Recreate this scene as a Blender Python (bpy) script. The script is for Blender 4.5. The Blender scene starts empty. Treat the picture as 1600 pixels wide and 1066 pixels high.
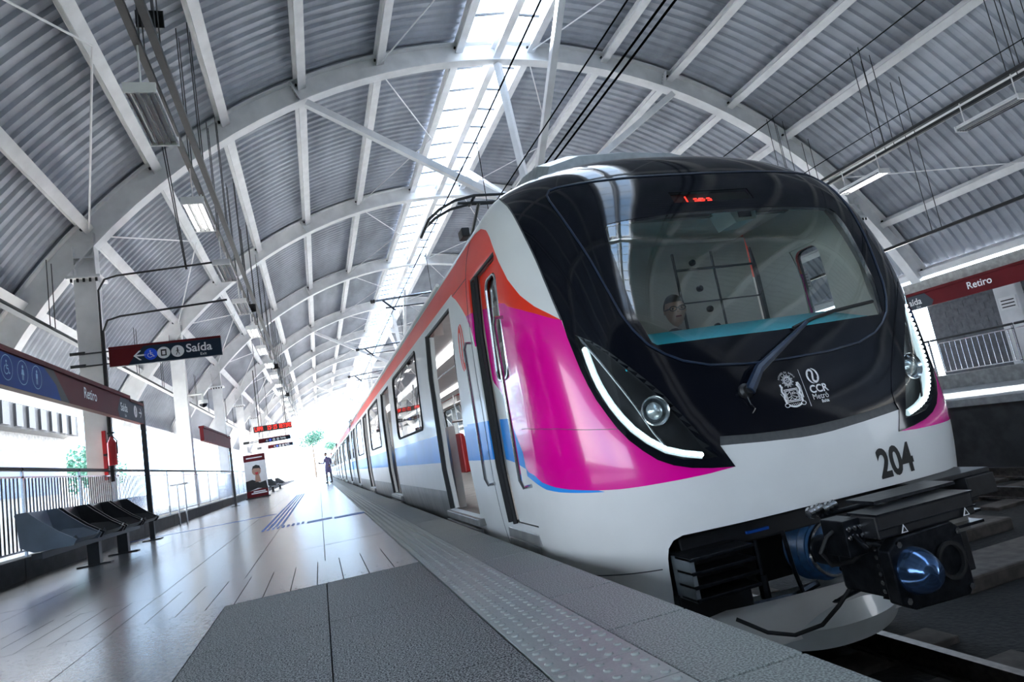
import bpy, bmesh, math, random, bisect
from mathutils import Vector, Matrix
from mathutils.geometry import delaunay_2d_cdt
random.seed(7)
SC = bpy.context.scene
COL = SC.collection
PI = math.pi
def R(d): return math.radians(d)

# ------------------------------------------------------------------ camera, sky, exposure
cd = bpy.data.cameras.new('camera'); cam = bpy.data.objects.new('camera', cd); COL.objects.link(cam)
RX = Vector((0.94384391, -0.11944598, 0.30804437)); RY = Vector((-0.28239218, 0.1923269, 0.9398218)); RZ = Vector((-0.17150316, -0.9740344, 0.14779596))
m = Matrix(((RX[0], -RX[1], -RX[2], 0), (RY[0], -RY[1], -RY[2], 0), (RZ[0], -RZ[1], -RZ[2], 0.7), (0, 0, 0, 1)))
cam.matrix_world = m
cd.sensor_width = 36; cd.lens = 22.54; cd.clip_end = 600; cd.clip_start = 0.05
SC.camera = cam
SC.view_settings.view_transform = 'Standard'; SC.view_settings.look = 'None'
SC.view_settings.gamma = 1; SC.view_settings.use_curve_mapping = False
SC.view_settings.exposure = 0.6
W = bpy.data.worlds.new('sky'); SC.world = W; W.use_nodes = True
nt = W.node_tree; bg = nt.nodes['Background']
tc = nt.nodes.new('ShaderNodeTexCoord'); nz = nt.nodes.new('ShaderNodeTexNoise'); nz.inputs['Scale'].default_value = 2.2; nz.inputs['Detail'].default_value = 6
rp = nt.nodes.new('ShaderNodeValToRGB'); rp.color_ramp.elements[0].position = .42; rp.color_ramp.elements[1].position = .62
rp.color_ramp.elements[0].color = (.50, .72, 1, 1); rp.color_ramp.elements[1].color = (1, 1, 1, 1)
nt.links.new(tc.outputs['Generated'], nz.inputs['Vector']); nt.links.new(nz.outputs['Fac'], rp.inputs['Fac']); nt.links.new(rp.outputs['Color'], bg.inputs['Color'])
bg.inputs['Strength'].default_value = 6.0
sd = bpy.data.lights.new('sun', 'SUN'); sun = bpy.data.objects.new('sun', sd); COL.objects.link(sun)
sd.energy = 62.0; sd.angle = R(2); sd.color = (1, .97, .92); sun.rotation_mode = 'QUATERNION'; sun.rotation_quaternion = Vector((-.42, .62, .66)).to_track_quat('Z', 'Y')

# ------------------------------------------------------------------ materials
def mat(name, col, rough=.5, metal=0., nscale=0, namt=0., bump=0., coat=0., emit=None, es=1., spec=.5, col2=None, stretch=None, ramp=.15):
    M = bpy.data.materials.new(name); M.use_nodes = True; t = M.node_tree; b = t.nodes['Principled BSDF']
    b.inputs['Base Color'].default_value = (*col, 1); b.inputs['Roughness'].default_value = rough; b.inputs['Metallic'].default_value = metal
    b.inputs['Coat Weight'].default_value = coat; b.inputs['Coat Roughness'].default_value = .04
    b.inputs['Specular IOR Level'].default_value = spec
    if emit: b.inputs['Emission Color'].default_value = (*emit, 1); b.inputs['Emission Strength'].default_value = es
    if nscale:
        tc = t.nodes.new('ShaderNodeTexCoord'); mp = t.nodes.new('ShaderNodeMapping'); n = t.nodes.new('ShaderNodeTexNoise')
        n.inputs['Scale'].default_value = nscale; n.inputs['Detail'].default_value = 5
        if stretch: mp.inputs['Scale'].default_value = stretch
        r = t.nodes.new('ShaderNodeValToRGB'); r.color_ramp.elements[0].position = .5 - ramp; r.color_ramp.elements[1].position = .5 + ramp
        c2 = col2 or tuple(c * (1 - namt) for c in col)
        r.color_ramp.elements[0].color = (*c2, 1); r.color_ramp.elements[1].color = (*col, 1)
        t.links.new(tc.outputs['Object'], mp.inputs['Vector']); t.links.new(mp.outputs['Vector'], n.inputs['Vector'])
        t.links.new(n.outputs['Fac'], r.inputs['Fac']); t.links.new(r.outputs['Color'], b.inputs['Base Color'])
        if bump:
            bp = t.nodes.new('ShaderNodeBump'); bp.inputs['Strength'].default_value = bump; bp.inputs['Distance'].default_value = .01
            t.links.new(n.outputs['Fac'], bp.inputs['Height']); t.links.new(bp.outputs['Normal'], b.inputs['Normal'])
    return M
def glass(name, col, rough=.0, tint=.5):
    M = bpy.data.materials.new(name); M.use_nodes = True; t = M.node_tree
    for n in list(t.nodes): t.nodes.remove(n)
    o = t.nodes.new('ShaderNodeOutputMaterial'); mx = t.nodes.new('ShaderNodeMixShader'); tr = t.nodes.new('ShaderNodeBsdfTransparent'); gl = t.nodes.new('ShaderNodeBsdfGlossy'); fr = t.nodes.new('ShaderNodeFresnel')
    tr.inputs['Color'].default_value = (*col, 1); gl.inputs['Roughness'].default_value = rough; fr.inputs['IOR'].default_value = 1.0 + tint
    ge = t.nodes.new('ShaderNodeNewGeometry'); ml = t.nodes.new('ShaderNodeMath'); ml.operation = 'MULTIPLY'; iv = t.nodes.new('ShaderNodeMath'); iv.operation = 'SUBTRACT'; iv.inputs[0].default_value = 1
    t.links.new(ge.outputs['Backfacing'], iv.inputs[1]); t.links.new(fr.outputs['Fac'], ml.inputs[0]); t.links.new(iv.outputs[0], ml.inputs[1]); t.links.new(ml.outputs[0], mx.inputs['Fac']); t.links.new(tr.outputs[0], mx.inputs[1]); t.links.new(gl.outputs[0], mx.inputs[2]); t.links.new(mx.outputs[0], o.inputs['Surface'])
    return M
K = {}
K['white'] = mat('gloss_white_paint', (.82, .82, .80), .38, nscale=3, namt=.05, coat=.15, spec=.35)
K['magenta'] = mat('gloss_magenta_paint', (.95, .0, .36), .2, nscale=2, namt=.08, coat=.5)
K['red'] = mat('gloss_red_paint', (.95, .045, .015), .38, nscale=2, namt=.08, coat=.1, spec=.3)
K['blue'] = mat('gloss_blue_paint', (.03, .33, .92), .38, nscale=2, namt=.08, coat=.1, spec=.3)
K['black'] = mat('gloss_black_fascia', (.004, .005, .009), .07, nscale=2, namt=.1, coat=0, spec=.32)
K['dark'] = mat('dark_underframe', (.012, .013, .016), .45, nscale=14, namt=.5, bump=.2)
K['darkmetal'] = mat('dark_oily_metal', (.03, .034, .042), .32, .8, nscale=20, namt=.5, bump=.25)
K['rubber'] = mat('black_rubber', (.01, .01, .011), .6, nscale=20, namt=.2)
K['bluerub'] = mat('blue_black_bellows', (.03, .10, .22), .34, nscale=18, namt=.5, bump=.2)
K['bluemet'] = mat('polished_blue_steel', (.16, .3, .58), .16, .9, nscale=9, namt=.6, bump=.3)
K['chrome'] = mat('brushed_steel', (.62, .63, .65), .22, 1, nscale=30, namt=.15)
K['greyskirt'] = mat('grey_skirt_steel', (.34, .34, .33), .38, .3, nscale=6, namt=.3, stretch=(1, 1, .2))
K['strip'] = mat('grey_trim_strip', (.075, .08, .085), .45, nscale=30, namt=.2)
K['bump'] = mat('pale_grey_bumper', (.62, .66, .66), .3, nscale=5, namt=.12, coat=.4)
K['interior'] = mat('cab_interior_panel', (.66, .62, .57), .5, nscale=4, namt=.12)
K['darkint'] = mat('cab_dark_liner', (.05, .055, .055), .5, nscale=5, namt=.3)
K['teal'] = mat('turquoise_dashboard', (.03, .68, .85), .4, nscale=5, namt=.1)
K['steelw'] = mat('white_painted_steel', (.82, .82, .83), .45, nscale=2.5, namt=.14)
K['roofm'] = mat('grey_roof_sheet', (.40, .43, .49), .5, .1, nscale=1.2, namt=.35, stretch=(1, .25, 1))
K['darksteel'] = mat('dark_painted_steel', (.02, .021, .023), .45, nscale=15, namt=.3)
K['bolt'] = mat('dark_bolt', (.03, .03, .033), .4, .7, nscale=30, namt=.2)
K['stone'] = mat('flamed_granite', (.30, .32, .31), .65, nscale=150, namt=.8, bump=.1, col2=(.012, .016, .018), ramp=.03)
K['polish'] = mat('polished_granite', (.17, .17, .168), .24, nscale=45, namt=.35, bump=.02, spec=.35)
K['coping'] = mat('granite_coping', (.34, .37, .35), .55, nscale=150, namt=.6, bump=.15, ramp=.07)
K['tact'] = mat('grey_tactile_tile', (.33, .36, .34), .42, nscale=90, namt=.12, bump=.05)
K['grout'] = mat('dark_grout', (.04, .04, .04), .8, nscale=30, namt=.3)
K['conc'] = mat('concrete', (.34, .34, .33), .75, nscale=7, namt=.35, bump=.3)
K['darkconc'] = mat('stained_concrete', (.035, .035, .036), .7, nscale=5, namt=.5, bump=.3)
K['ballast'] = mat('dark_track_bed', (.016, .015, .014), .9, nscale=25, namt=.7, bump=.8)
K['sleeper'] = mat('weathered_sleeper', (.09, .075, .065), .8, nscale=9, namt=.5, bump=.4)
K['rail'] = mat('steel_rail', (.22, .2, .19), .3, .9, nscale=20, namt=.4)
K['bluetile'] = mat('blue_tactile_tile', (.01, .12, .5), .4, nscale=20, namt=.15)
K['maroon'] = mat('maroon_sign_panel', (.12, .008, .012), .6, nscale=2, namt=.15, spec=.2)
K['navy'] = mat('dark_navy_sign_panel', (.014, .028, .05), .6, nscale=2, namt=.1, spec=.2)
K['signblue'] = mat('blue_sign_panel', (.008, .06, .30), .55, nscale=2, namt=.15, spec=.2)
K['signgrey'] = mat('slate_sign_panel', (.055, .065, .08), .6, nscale=2, namt=.1, spec=.2)
K['print'] = mat('white_print', (.86, .86, .86), .5, nscale=20, namt=.02)
K['pblue'] = mat('bright_blue_print', (.0, .08, .75), .5, nscale=20, namt=.02)
K['pale'] = mat('pale_blue_print', (.35, .62, .85), .5, nscale=20, namt=.02)
K['pblack'] = mat('black_print', (.012, .012, .012), .5, nscale=20, namt=.02)
K['skin'] = mat('skin', (.42, .25, .18), .5, nscale=12, namt=.1)
K['hair'] = mat('dark_hair', (.015, .012, .01), .6, nscale=60, namt=.4, bump=.4)
K['shirt'] = mat('dark_shirt', (.06, .06, .075), .8, nscale=40, namt=.2)
K['violet'] = mat('violet_grey_uniform', (.16, .13, .26), .8, nscale=40, namt=.2)
K['extred'] = mat('red_extinguisher', (.6, .01, .015), .3, nscale=3, namt=.1, coat=.5)
K['seat'] = mat('grey_blue_seat_shell', (.16, .20, .25), .4, nscale=4, namt=.2)
K['seatd'] = mat('black_seat_shell', (.02, .021, .024), .35, nscale=4, namt=.2)
K['redseat'] = mat('red_seat_plastic', (.55, .02, .02), .4, nscale=4, namt=.1)
K['ledr'] = mat('red_led', (.3, 0, 0), .5, emit=(1, .03, .02), es=3)
K['ledw'] = mat('white_led', (.8, .8, .8), .5, emit=(.85, .97, 1), es=9)
K['ledrow'] = mat('led_light_guide', (.6, .7, .72), .3, emit=(.75, .95, 1), es=.45)
K['tube'] = mat('fluorescent_tube', (.9, .9, .9), .4, emit=(1, 1, .98), es=7)
K['ceil'] = mat('car_ceiling_light', (.9, .9, .9), .4, emit=(1, 1, 1), es=3)
K['cabl'] = mat('cab_fill_glow', (.9, .9, .9), .4, emit=(1, .98, .95), es=8)  # glow for the added fill panel in the cab
K['plate'] = mat('grey_end_plate', (.30, .34, .36), .35, .4, nscale=9, namt=.2)
K['wire'] = mat('black_wire', (.004, .004, .004), .9, nscale=20, namt=.2, spec=0)
K['lens2'] = mat('lamp_crystal', (.75, .82, .82), .08, .6, nscale=60, namt=.3, bump=.3)
K['lampw'] = mat('white_lamp_housing', (.75, .75, .75), .35, nscale=5, namt=.08)
K['lampoff'] = mat('louvre_reflector', (.35, .36, .38), .18, .9, nscale=5, namt=.08)
K['leaf'] = mat('green_foliage', (.05, .17, .12), .7, nscale=5, namt=.6)
K['bark'] = mat('bark', (.10, .07, .05), .8, nscale=9, namt=.4)
K['ground'] = mat('pale_yard_paving', (.78, .77, .74), .8, nscale=.4, namt=.2)
K['nobounce'] = mat('bounce_cut_ground', (.03, .05, .025), .9, nscale=3, namt=.5)  # unseen near-left ground, made dark to limit bounce light
K['wallp'] = mat('pale_render_wall', (.66, .66, .64), .7, nscale=2, namt=.15)
K['block'] = mat('grey_block_wall', (.16, .165, .18), .8, nscale=8, namt=.3, bump=.4)
K['roofgrey'] = mat('silver_roof_shroud', (.50, .55, .58), .3, .5, nscale=7, namt=.3, stretch=(1, 3, 1))
K['bluepanel'] = mat('blue_grey_panel', (.10, .15, .30), .4, nscale=2, namt=.2)
K['wiper'] = mat('blue_black_wiper', (.02, .035, .07), .35, nscale=20, namt=.3)
G = {}
G['clear'] = glass('clear_cab_glass', (.86, .92, .90), 0, .85)
G['lens'] = glass('lamp_cover_glass', (.92, .96, .96), 0, .45)
G['dark'] = glass('smoked_window_glass', (.34, .36, .36), 0, .75)
G['sky'] = glass('skylight_glass', (.76, .81, .87), .05, .3)
G['disp'] = glass('display_glass', (.5, .6, .58), .02, .5)

# ------------------------------------------------------------------ mesh helpers
class MB:
    def __init__(s): s.v = []; s.f = []; s.m = []
    def add(s, vs, fs, mi=0):
        o = len(s.v); s.v += [tuple(v) for v in vs]; s.f += [tuple(i + o for i in f) for f in fs]; s.m += [mi] * len(fs); return s
    def box(s, x0, x1, y0, y1, z0, z1, mi=0):
        vs = [(x, y, z) for x in (x0, x1) for y in (y0, y1) for z in (z0, z1)]
        return s.add(vs, [(0, 1, 3, 2), (4, 6, 7, 5), (0, 4, 5, 1), (2, 3, 7, 6), (0, 2, 6, 4), (1, 5, 7, 3)], mi)
    def beam(s, p, q, w, h, up=(0, 0, 1), mi=0):
        p = Vector(p); q = Vector(q); d = (q - p).normalized(); u = Vector(up); a = d.cross(u)
        if a.length < 1e-4: a = d.cross(Vector((1, 0, 0)))
        a.normalize(); u = a.cross(d)
        vs = [b + a * (i * w / 2) + u * (j * h / 2) for b in (p, q) for i, j in ((-1, -1), (1, -1), (1, 1), (-1, 1))]
        return s.add(vs, [(3, 2, 1, 0), (4, 5, 6, 7), (0, 1, 5, 4), (1, 2, 6, 5), (2, 3, 7, 6), (3, 0, 4, 7)], mi)
    def ibeam(s, p, q, w, h, t=.02, mi=0, up=(0, 0, 1)):
        p = Vector(p); q = Vector(q); d = (q - p).normalized(); a = d.cross(Vector(up)).normalized(); u = a.cross(d)
        o = u * (h / 2 - t / 2)
        s.beam(p + o, q + o, w, t, up, mi); s.beam(p - o, q - o, w, t, up, mi); s.beam(p, q, t, h - 2 * t, up, mi); return s
    def tube(s, p, q, r, n=8, r2=None, mi=0, cap=True):
        p = Vector(p); q = Vector(q); d = (q - p).normalized(); a = d.orthogonal().normalized(); b = d.cross(a); r2 = r if r2 is None else r2
        vs = [c + a * (rr * math.cos(2 * PI * i / n)) + b * (rr * math.sin(2 * PI * i / n)) for c, rr in ((p, r), (q, r2)) for i in range(n)]
        fs = [(i, (i + 1) % n, n + (i + 1) % n, n + i) for i in range(n)]
        if cap: fs += [tuple(range(n))[::-1], tuple(range(n, 2 * n))]
        return s.add(vs, fs, mi)
    def path(s, pts, r, n=6, mi=0, closed=False):
        pts = [Vector(p) for p in pts]; N = len(pts); vs = []; pa = None
        for i, p in enumerate(pts):
            d = (pts[(i + 1) % N if closed else min(i + 1, N - 1)] - pts[(i - 1) % N if closed else max(i - 1, 0)]).normalized()
            if pa is None: a = d.orthogonal().normalized()
            else:
                a = pa - d * pa.dot(d); a.normalize()
            pa = a; b = d.cross(a); rr = r[i] if isinstance(r, (list, tuple)) else r
            vs += [p + a * (rr * math.cos(2 * PI * k / n)) + b * (rr * math.sin(2 * PI * k / n)) for k in range(n)]
        fs = []
        for i in range(N if closed else N - 1):
            j = (i + 1) % N
            fs += [(i * n + k, i * n + (k + 1) % n, j * n + (k + 1) % n, j * n + k) for k in range(n)]
        if not closed: fs += [tuple(range(n))[::-1], tuple(range((N - 1) * n, N * n))]
        return s.add(vs, fs, mi)
    def lathe(s, c, d, prof, n=24, mi=0):
        c = Vector(c); d = Vector(d).normalized(); a = d.orthogonal().normalized(); b = d.cross(a); vs = []
        for (h, r) in prof: vs += [c + d * h + a * (r * math.cos(2 * PI * k / n)) + b * (r * math.sin(2 * PI * k / n)) for k in range(n)]
        fs = [(i * n + k, i * n + (k + 1) % n, (i + 1) * n + (k + 1) % n, (i + 1) * n + k) for i in range(len(prof) - 1) for k in range(n)]
        return s.add(vs, fs, mi)
    def prism(s, poly, o, ax, ay, th, mi=0):
        """poly in 2-D (ax, ay), extruded th along ax x ay"""
        o = Vector(o); ax = Vector(ax); ay = Vector(ay); nn = ax.cross(ay).normalized(); n = len(poly)
        vs = [o + ax * a + ay * b + nn * (k * th) for k in (0, 1) for a, b in poly]
        fs = [tuple(range(n))[::-1], tuple(range(n, 2 * n))] + [(i, (i + 1) % n, n + (i + 1) % n, n + i) for i in range(n)]
        return s.add(vs, fs, mi)
    def build(s, name, mats, parent=None, smooth=False, bevel=0, kind=None, label=None):
        me = bpy.data.meshes.new(name)
        w = Vector((0, 0, 0)); p = parent
        while p is not None: w += Vector(p.location); p = p.parent
        me.from_pydata([(v[0] - w.x, v[1] - w.y, v[2] - w.z) for v in s.v], [], s.f)
        mats = mats if isinstance(mats, (list, tuple)) else [mats]
        for mm in mats: me.materials.append(mm)
        if len(mats) > 1: me.polygons.foreach_set('material_index', s.m)
        bmm = bmesh.new(); bmm.from_mesh(me); bmesh.ops.recalc_face_normals(bmm, faces=bmm.faces); bmm.to_mesh(me); bmm.free()
        if smooth:
            me.polygons.foreach_set('use_smooth', [True] * len(me.polygons)); me.set_sharp_from_angle(angle=R(40))
        me.update()
        o = bpy.data.objects.new(name, me); COL.objects.link(o); o.parent = parent
        if bevel:
            b = o.modifiers.new('bevel', 'BEVEL'); b.width = bevel; b.segments = 2; b.limit_method = 'ANGLE'
        if kind: o['kind'] = kind
        if label: o['label'] = label
        return o
def thing(name, label, cat, loc=(0, 0, 0), group=None):
    o = bpy.data.objects.new(name, None); COL.objects.link(o); o.location = loc; o.empty_display_size = .1
    o['label'] = label; o['category'] = cat
    if group: o['group'] = group
    return o
def tag(o, label, cat, group=None):
    o['label'] = label; o['category'] = cat
    if group: o['group'] = group
    return o
def structure(name, loc=(0, 0, 0)):
    o = bpy.data.objects.new(name, None); COL.objects.link(o); o.location = loc; o['kind'] = 'structure'; return o
def share(src, name, parent, dloc=(0, 0, 0)):
    c = src.copy(); c.name = name; COL.objects.link(c); c.parent = parent; c.location = Vector(src.location) + Vector(dloc); return c
def copytree(o, parent, loc=None):
    c = o.copy(); COL.objects.link(c); c.parent = parent
    if loc is not None: c.location = loc
    for ch in list(o.children): copytree(ch, c)
    return c
ORD = ['first', 'second', 'third', 'fourth', 'fifth', 'sixth', 'seventh', 'eighth', 'ninth', 'tenth', 'eleventh', 'twelfth', 'thirteenth', 'fourteenth', 'fifteenth', 'sixteenth']

def text_pts(body, size, ax, ay, o, align='LEFT', off=.0, spacing=1.0, bold=0):
    """flat lettering as triangles, placed with origin o and axes ax, ay"""
    cu = bpy.data.curves.new('t', 'FONT'); cu.body = body; cu.size = size; cu.align_x = align; cu.resolution_u = 4; cu.space_character = spacing; cu.offset = bold
    ob = bpy.data.objects.new('t', cu); COL.objects.link(ob); bpy.context.view_layer.update()
    me = bpy.data.meshes.new_from_object(ob); vs = [v.co.copy() for v in me.vertices]; fs = [tuple(p.vertices) for p in me.polygons]
    bpy.data.objects.remove(ob); bpy.data.meshes.remove(me); bpy.data.curves.remove(cu)
    o = Vector(o); ax = Vector(ax); ay = Vector(ay); n = ax.cross(ay)
    return [o + ax * v.x + ay * v.y + n * off for v in vs], fs, [(v.x, v.y) for v in vs]
def disc(mb, o, ax, ay, cx, cy, r, off, mi=0, n=24, r0=None):
    o = Vector(o); ax = Vector(ax); ay = Vector(ay); nn = ax.cross(ay)
    if r0 is None:
        mb.add([o + ax * (cx + r * math.cos(2 * PI * k / n)) + ay * (cy + r * math.sin(2 * PI * k / n)) + nn * off for k in range(n)], [tuple(range(n))], mi)
    else:
        vs = [o + ax * (cx + q * math.cos(2 * PI * k / n)) + ay * (cy + q * math.sin(2 * PI * k / n)) + nn * off for q in (r0, r) for k in range(n)]
        mb.add(vs, [(k, (k + 1) % n, n + (k + 1) % n, n + k) for k in range(n)], mi)
def poly2(mb, o, ax, ay, pts, off, mi=0):
    o = Vector(o); ax = Vector(ax); ay = Vector(ay); nn = ax.cross(ay)
    mb.add([o + ax * a + ay * b + nn * off for a, b in pts], [tuple(range(len(pts)))], mi)
def stroke(pts, w):
    """thin quads along a 2-D polyline -> list of quads"""
    out = []
    for a, b in zip(pts, pts[1:]):
        dx, dy = b[0] - a[0], b[1] - a[1]; l = math.hypot(dx, dy) or 1; nx, ny = -dy / l * w / 2, dx / l * w / 2
        ex, ey = dx / l * w * .3, dy / l * w * .3
        out.append([(a[0] + nx - ex, a[1] + ny - ey), (a[0] - nx - ex, a[1] - ny - ey), (b[0] - nx + ex, b[1] - ny + ey), (b[0] + nx + ex, b[1] + ny + ey)])
    return out
# ------------------------------------------------------------------ setting: roof
CXR, CZR = 6.03, -2.87
PHI = [-62.3, -55.2, -47, -39.1, -31.5, -23.2, -14.6, -5.7, 2.7, 11.7, 20.3, 28.8, 37, 45.5, 54.2, 62.3]
BAY = 8.8; Y1 = 14.5
ARCH = [Y1 + BAY * k for k in range(-3, 10)]
YA, YB = ARCH[0], ARCH[-1]
def arc(phi, r, y=0): a = R(phi); return Vector((CXR + r * math.sin(a), y, CZR + r * math.cos(a)))
ceiling = structure('ceiling')
def arch_rib():
    mb = MB(); N = 44; ph = [-62.8 + 125.6 * i / N for i in range(N + 1)]
    def ring(r0, r1, w):
        vs = []
        for p in ph:
            for (r, dy) in ((r0, -w / 2), (r0, w / 2), (r1, w / 2), (r1, -w / 2)): vs.append(arc(p, r, dy))
        fs = []
        for i in range(N):
            for k in range(4): fs.append((i * 4 + k, i * 4 + (k + 1) % 4, i * 4 + 4 + (k + 1) % 4, i * 4 + 4 + k))
        fs += [(0, 1, 2, 3), (N * 4 + 3, N * 4 + 2, N * 4 + 1, N * 4)]
        mb.add(vs, fs)
    ring(13.24, 13.27, .30); ring(13.27, 13.75, .025); ring(13.75, 13.78, .30)
    return mb
rib0 = arch_rib().build('arch_rib', K['steelw'], ceiling, smooth=True)
bm_ = MB()
for p in PHI:
    for s in (-1, 1):
        for dp in (-.35, .35):
            a = arc(p + dp, 13.68, 0); bm_.tube(a + Vector((0, s * .012, 0)), a + Vector((0, s * .06, 0)), .03, 6)
for p in (-23.2, 20.3):
    for k in range(5):
        a = arc(p - .8, 13.32 + .095 * k, 0); bm_.tube(a + Vector((0, -.05, 0)), a + Vector((0, .05, 0)), .03, 6)
bolts0 = bm_.build('bolts', K['bolt'], rib0, kind='stuff')
sp_ = MB()
for p in (-23.2, 20.3):
    a = arc(p - .8, 13.24, 0); b = arc(p - .8, 13.78, 0); sp_.beam(a, b, .30, .05, up=(1, 0, 0))
splice0 = sp_.build('splice_plate', K['steelw'], rib0)
rib0.location = (0, ARCH[0], 0)
for k in range(1, len(ARCH)): copytree(rib0, ceiling, (0, ARCH[k], 0))
# purlins between the ribs, one object per bay and line
for j, p in enumerate(PHI + [-1.5]):
    mb = MB(); r = 13.66; h_ = .24 if j < len(PHI) else .3
    if j == len(PHI): r = 13.5
    up = arc(p, 1) - arc(p, 0)
    mb.ibeam(arc(p, r, .02), arc(p, r, BAY - .02), .20, h_, .025, up=up)
    pr = mb.build('purlin', K['steelw'], ceiling); pr.location = (0, ARCH[0], 0)
    for k in range(1, len(ARCH) - 1): share(pr, 'purlin', ceiling, (0, k * BAY, 0))
# corrugated sheets: ribs run along the arc, one sheet per bay and purlin gap
def sheet(p0, p1):
    mb = MB(); ns = 6; pitch = .275; nr = 32; dy = BAY / nr; rr = []
    ys = []
    for i in range(nr): ys += [(i * dy, 0), (i * dy + dy * .28, 0), (i * dy + dy * .42, .055), (i * dy + dy * .86, .055)]
    ys.append((BAY, 0))
    for i in range(ns + 1):
        p = p0 + (p1 - p0) * i / ns
        for y, d in ys: rr.append(arc(p, 13.83 + d, y))
    n = len(ys)
    mb.add(rr, [(i * n + k, i * n + k + 1, (i + 1) * n + k + 1, (i + 1) * n + k) for i in range(ns) for k in range(n - 1)])
    return mb
for j in range(len(PHI) - 1):
    if j == 7: continue
    o = sheet(PHI[j], PHI[j + 1]).build('roof_sheet', K['roofm'], ceiling); o.location = (0, ARCH[0], 0)
    so = o.modifiers.new('thick', 'SOLIDIFY'); so.thickness = .006
    for k in range(1, len(ARCH) - 1): share(o, 'roof_sheet', ceiling, (0, k * BAY, 0))
# skylight: panes and cross bars
pb = MB(); NP = 8; dy = BAY / NP
for (a, b) in ((-5.6, -1.6), (-1.4, 2.6)):
    vs = [arc(a + (b - a) * i / 3, 13.88 + d, y) for d in (0, .01) for i in range(4) for y in (.03, dy - .03)]
    pb.add(vs, [(0, 1, 3, 2), (2, 3, 5, 4), (4, 5, 7, 6), (8, 10, 11, 9), (10, 12, 13, 11), (12, 14, 15, 13), (0, 2, 10, 8), (1, 9, 11, 3)])
    pn = pb.build('skylight_pane', G['sky'], ceiling); pn.location = (0, ARCH[0], 0)
    for k in range((len(ARCH) - 1) * NP):
        if k: share(pn, 'skylight_pane', ceiling, (0, k * dy, 0))
    pb = MB()
cb = MB(); cb.beam(arc(-5.7, 13.80, 0), arc(-1.5, 13.85, 0), .04, .05); cb.beam(arc(-1.5, 13.85, 0), arc(2.7, 13.80, 0), .04, .05)
c0 = cb.build('skylight_bar', K['strip'], ceiling); c0.location = (0, ARCH[0], 0)
for k in range(1, (len(ARCH) - 1) * NP): share(c0, 'skylight_bar', ceiling, (0, k * dy, 0))
# struts meeting at a node under the ridge, every third arch
for y in (Y1, Y1 + 3 * BAY, Y1 + 6 * BAY):
    N = Vector((6.02, y + .3, 6.25))
    tg = [arc(-23.6, 13.2, y), arc(-1.5, 13.2, y), arc(21.0, 13.2, y), Vector((6.02, y - 4.3, 10.35)), Vector((6.02, y + 6.2, 10.35))]
    for t_ in tg:
        mb = MB(); mb.beam(N, t_, .16, .16); mb.build('strut', K['steelw'], ceiling)
    mb = MB(); mb.box(5.82, 6.22, y + .1, y + .5, 6.1, 6.4); mb.build('node_plate', K['steelw'], ceiling, bevel=.02)
# thin cross bracing rods in some bays
for k in range(2, 8):
    y0 = ARCH[k]
    for (a, b) in ((-14.6, -5.7), (2.7, 11.7), (-47, -39.1), (45.5, 54.2)):
        mb = MB(); mb.tube(arc(a, 13.5, y0 + .2), arc(b, 13.5, y0 + 4.4), .018, 6); mb.tube(arc(b, 13.5, y0 + 4.4), arc(a, 13.5, y0 + 8.6), .018, 6)
        mb.build('brace_rod', K['steelw'], ceiling)
# columns
def column(x, y, n, side):
    t = thing('steel_column', f'{side} white painted steel roof column, {ORD[n]} from the camera', 'column', (x, y, 0), 'white roof columns')
    mb = MB(); mb.box(x - .2, x + .2, y - .17, y - .145, -.2, 5.3); mb.box(x - .2, x + .2, y + .145, y + .17, -.2, 5.3); mb.box(x - .185, x - .16, y - .15, y + .15, -.2, 5.3); mb.box(x + .16, x + .185, y - .15, y + .15, -.2, 5.3)
    mb.build('shaft', K['steelw'], t, bevel=.006)
    mb = MB(); mb.box(x - .3, x + .3, y - .27, y + .27, 5.3, 5.36)
    mb.build('splice_plate', K['steelw'], t)
    mb = MB(); s = 1 if x < 6 else -1
    mb.box(x - .2, x + .2, y - .015, y + .015, 5.36, 6.15); mb.box(x - .2, x - .18, y - .15, y + .15, 5.36, 6.0 if s > 0 else 6.3); mb.box(x + .18, x + .2, y - .15, y + .15, 5.36, 6.3 if s > 0 else 6.0); mb.box(x - .2, x + .2, y - .15, y + .15, 5.75, 5.78)
    mb.build('head_bracket', K['steelw'], t)
    mb = MB()
    for dx in (-.22, -.11, 0, .11, .22): mb.tube((x + dx, y - .22, 5.23), (x + dx, y - .22, 5.30), .025, 6)
    mb.build('bolts', K['bolt'], t, kind='stuff')
for k in range(1, len(ARCH)):
    if ARCH[k] > 3: column(-4.0, ARCH[k], k - 2, 'left'); column(16.06, ARCH[k], k - 2, 'right')

# ------------------------------------------------------------------ setting: platforms
floor = structure('floor')
mb = MB(); mb.box(-4.1, 1.17, -8, 105, -1.2, -.03); mb.build('platform_slab', K['grout'], floor)
def tile(name, x0, x1, y0, y1, m, z=0., th=.03, dz=0):
    g = .003; mb = MB(); mb.box(x0 + g, x1 - g, y0 + g, y1 - g, z - th, z + dz); return mb.build(name, m, floor)
xs = [.56 - .6 * k for k in range(8)]
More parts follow.
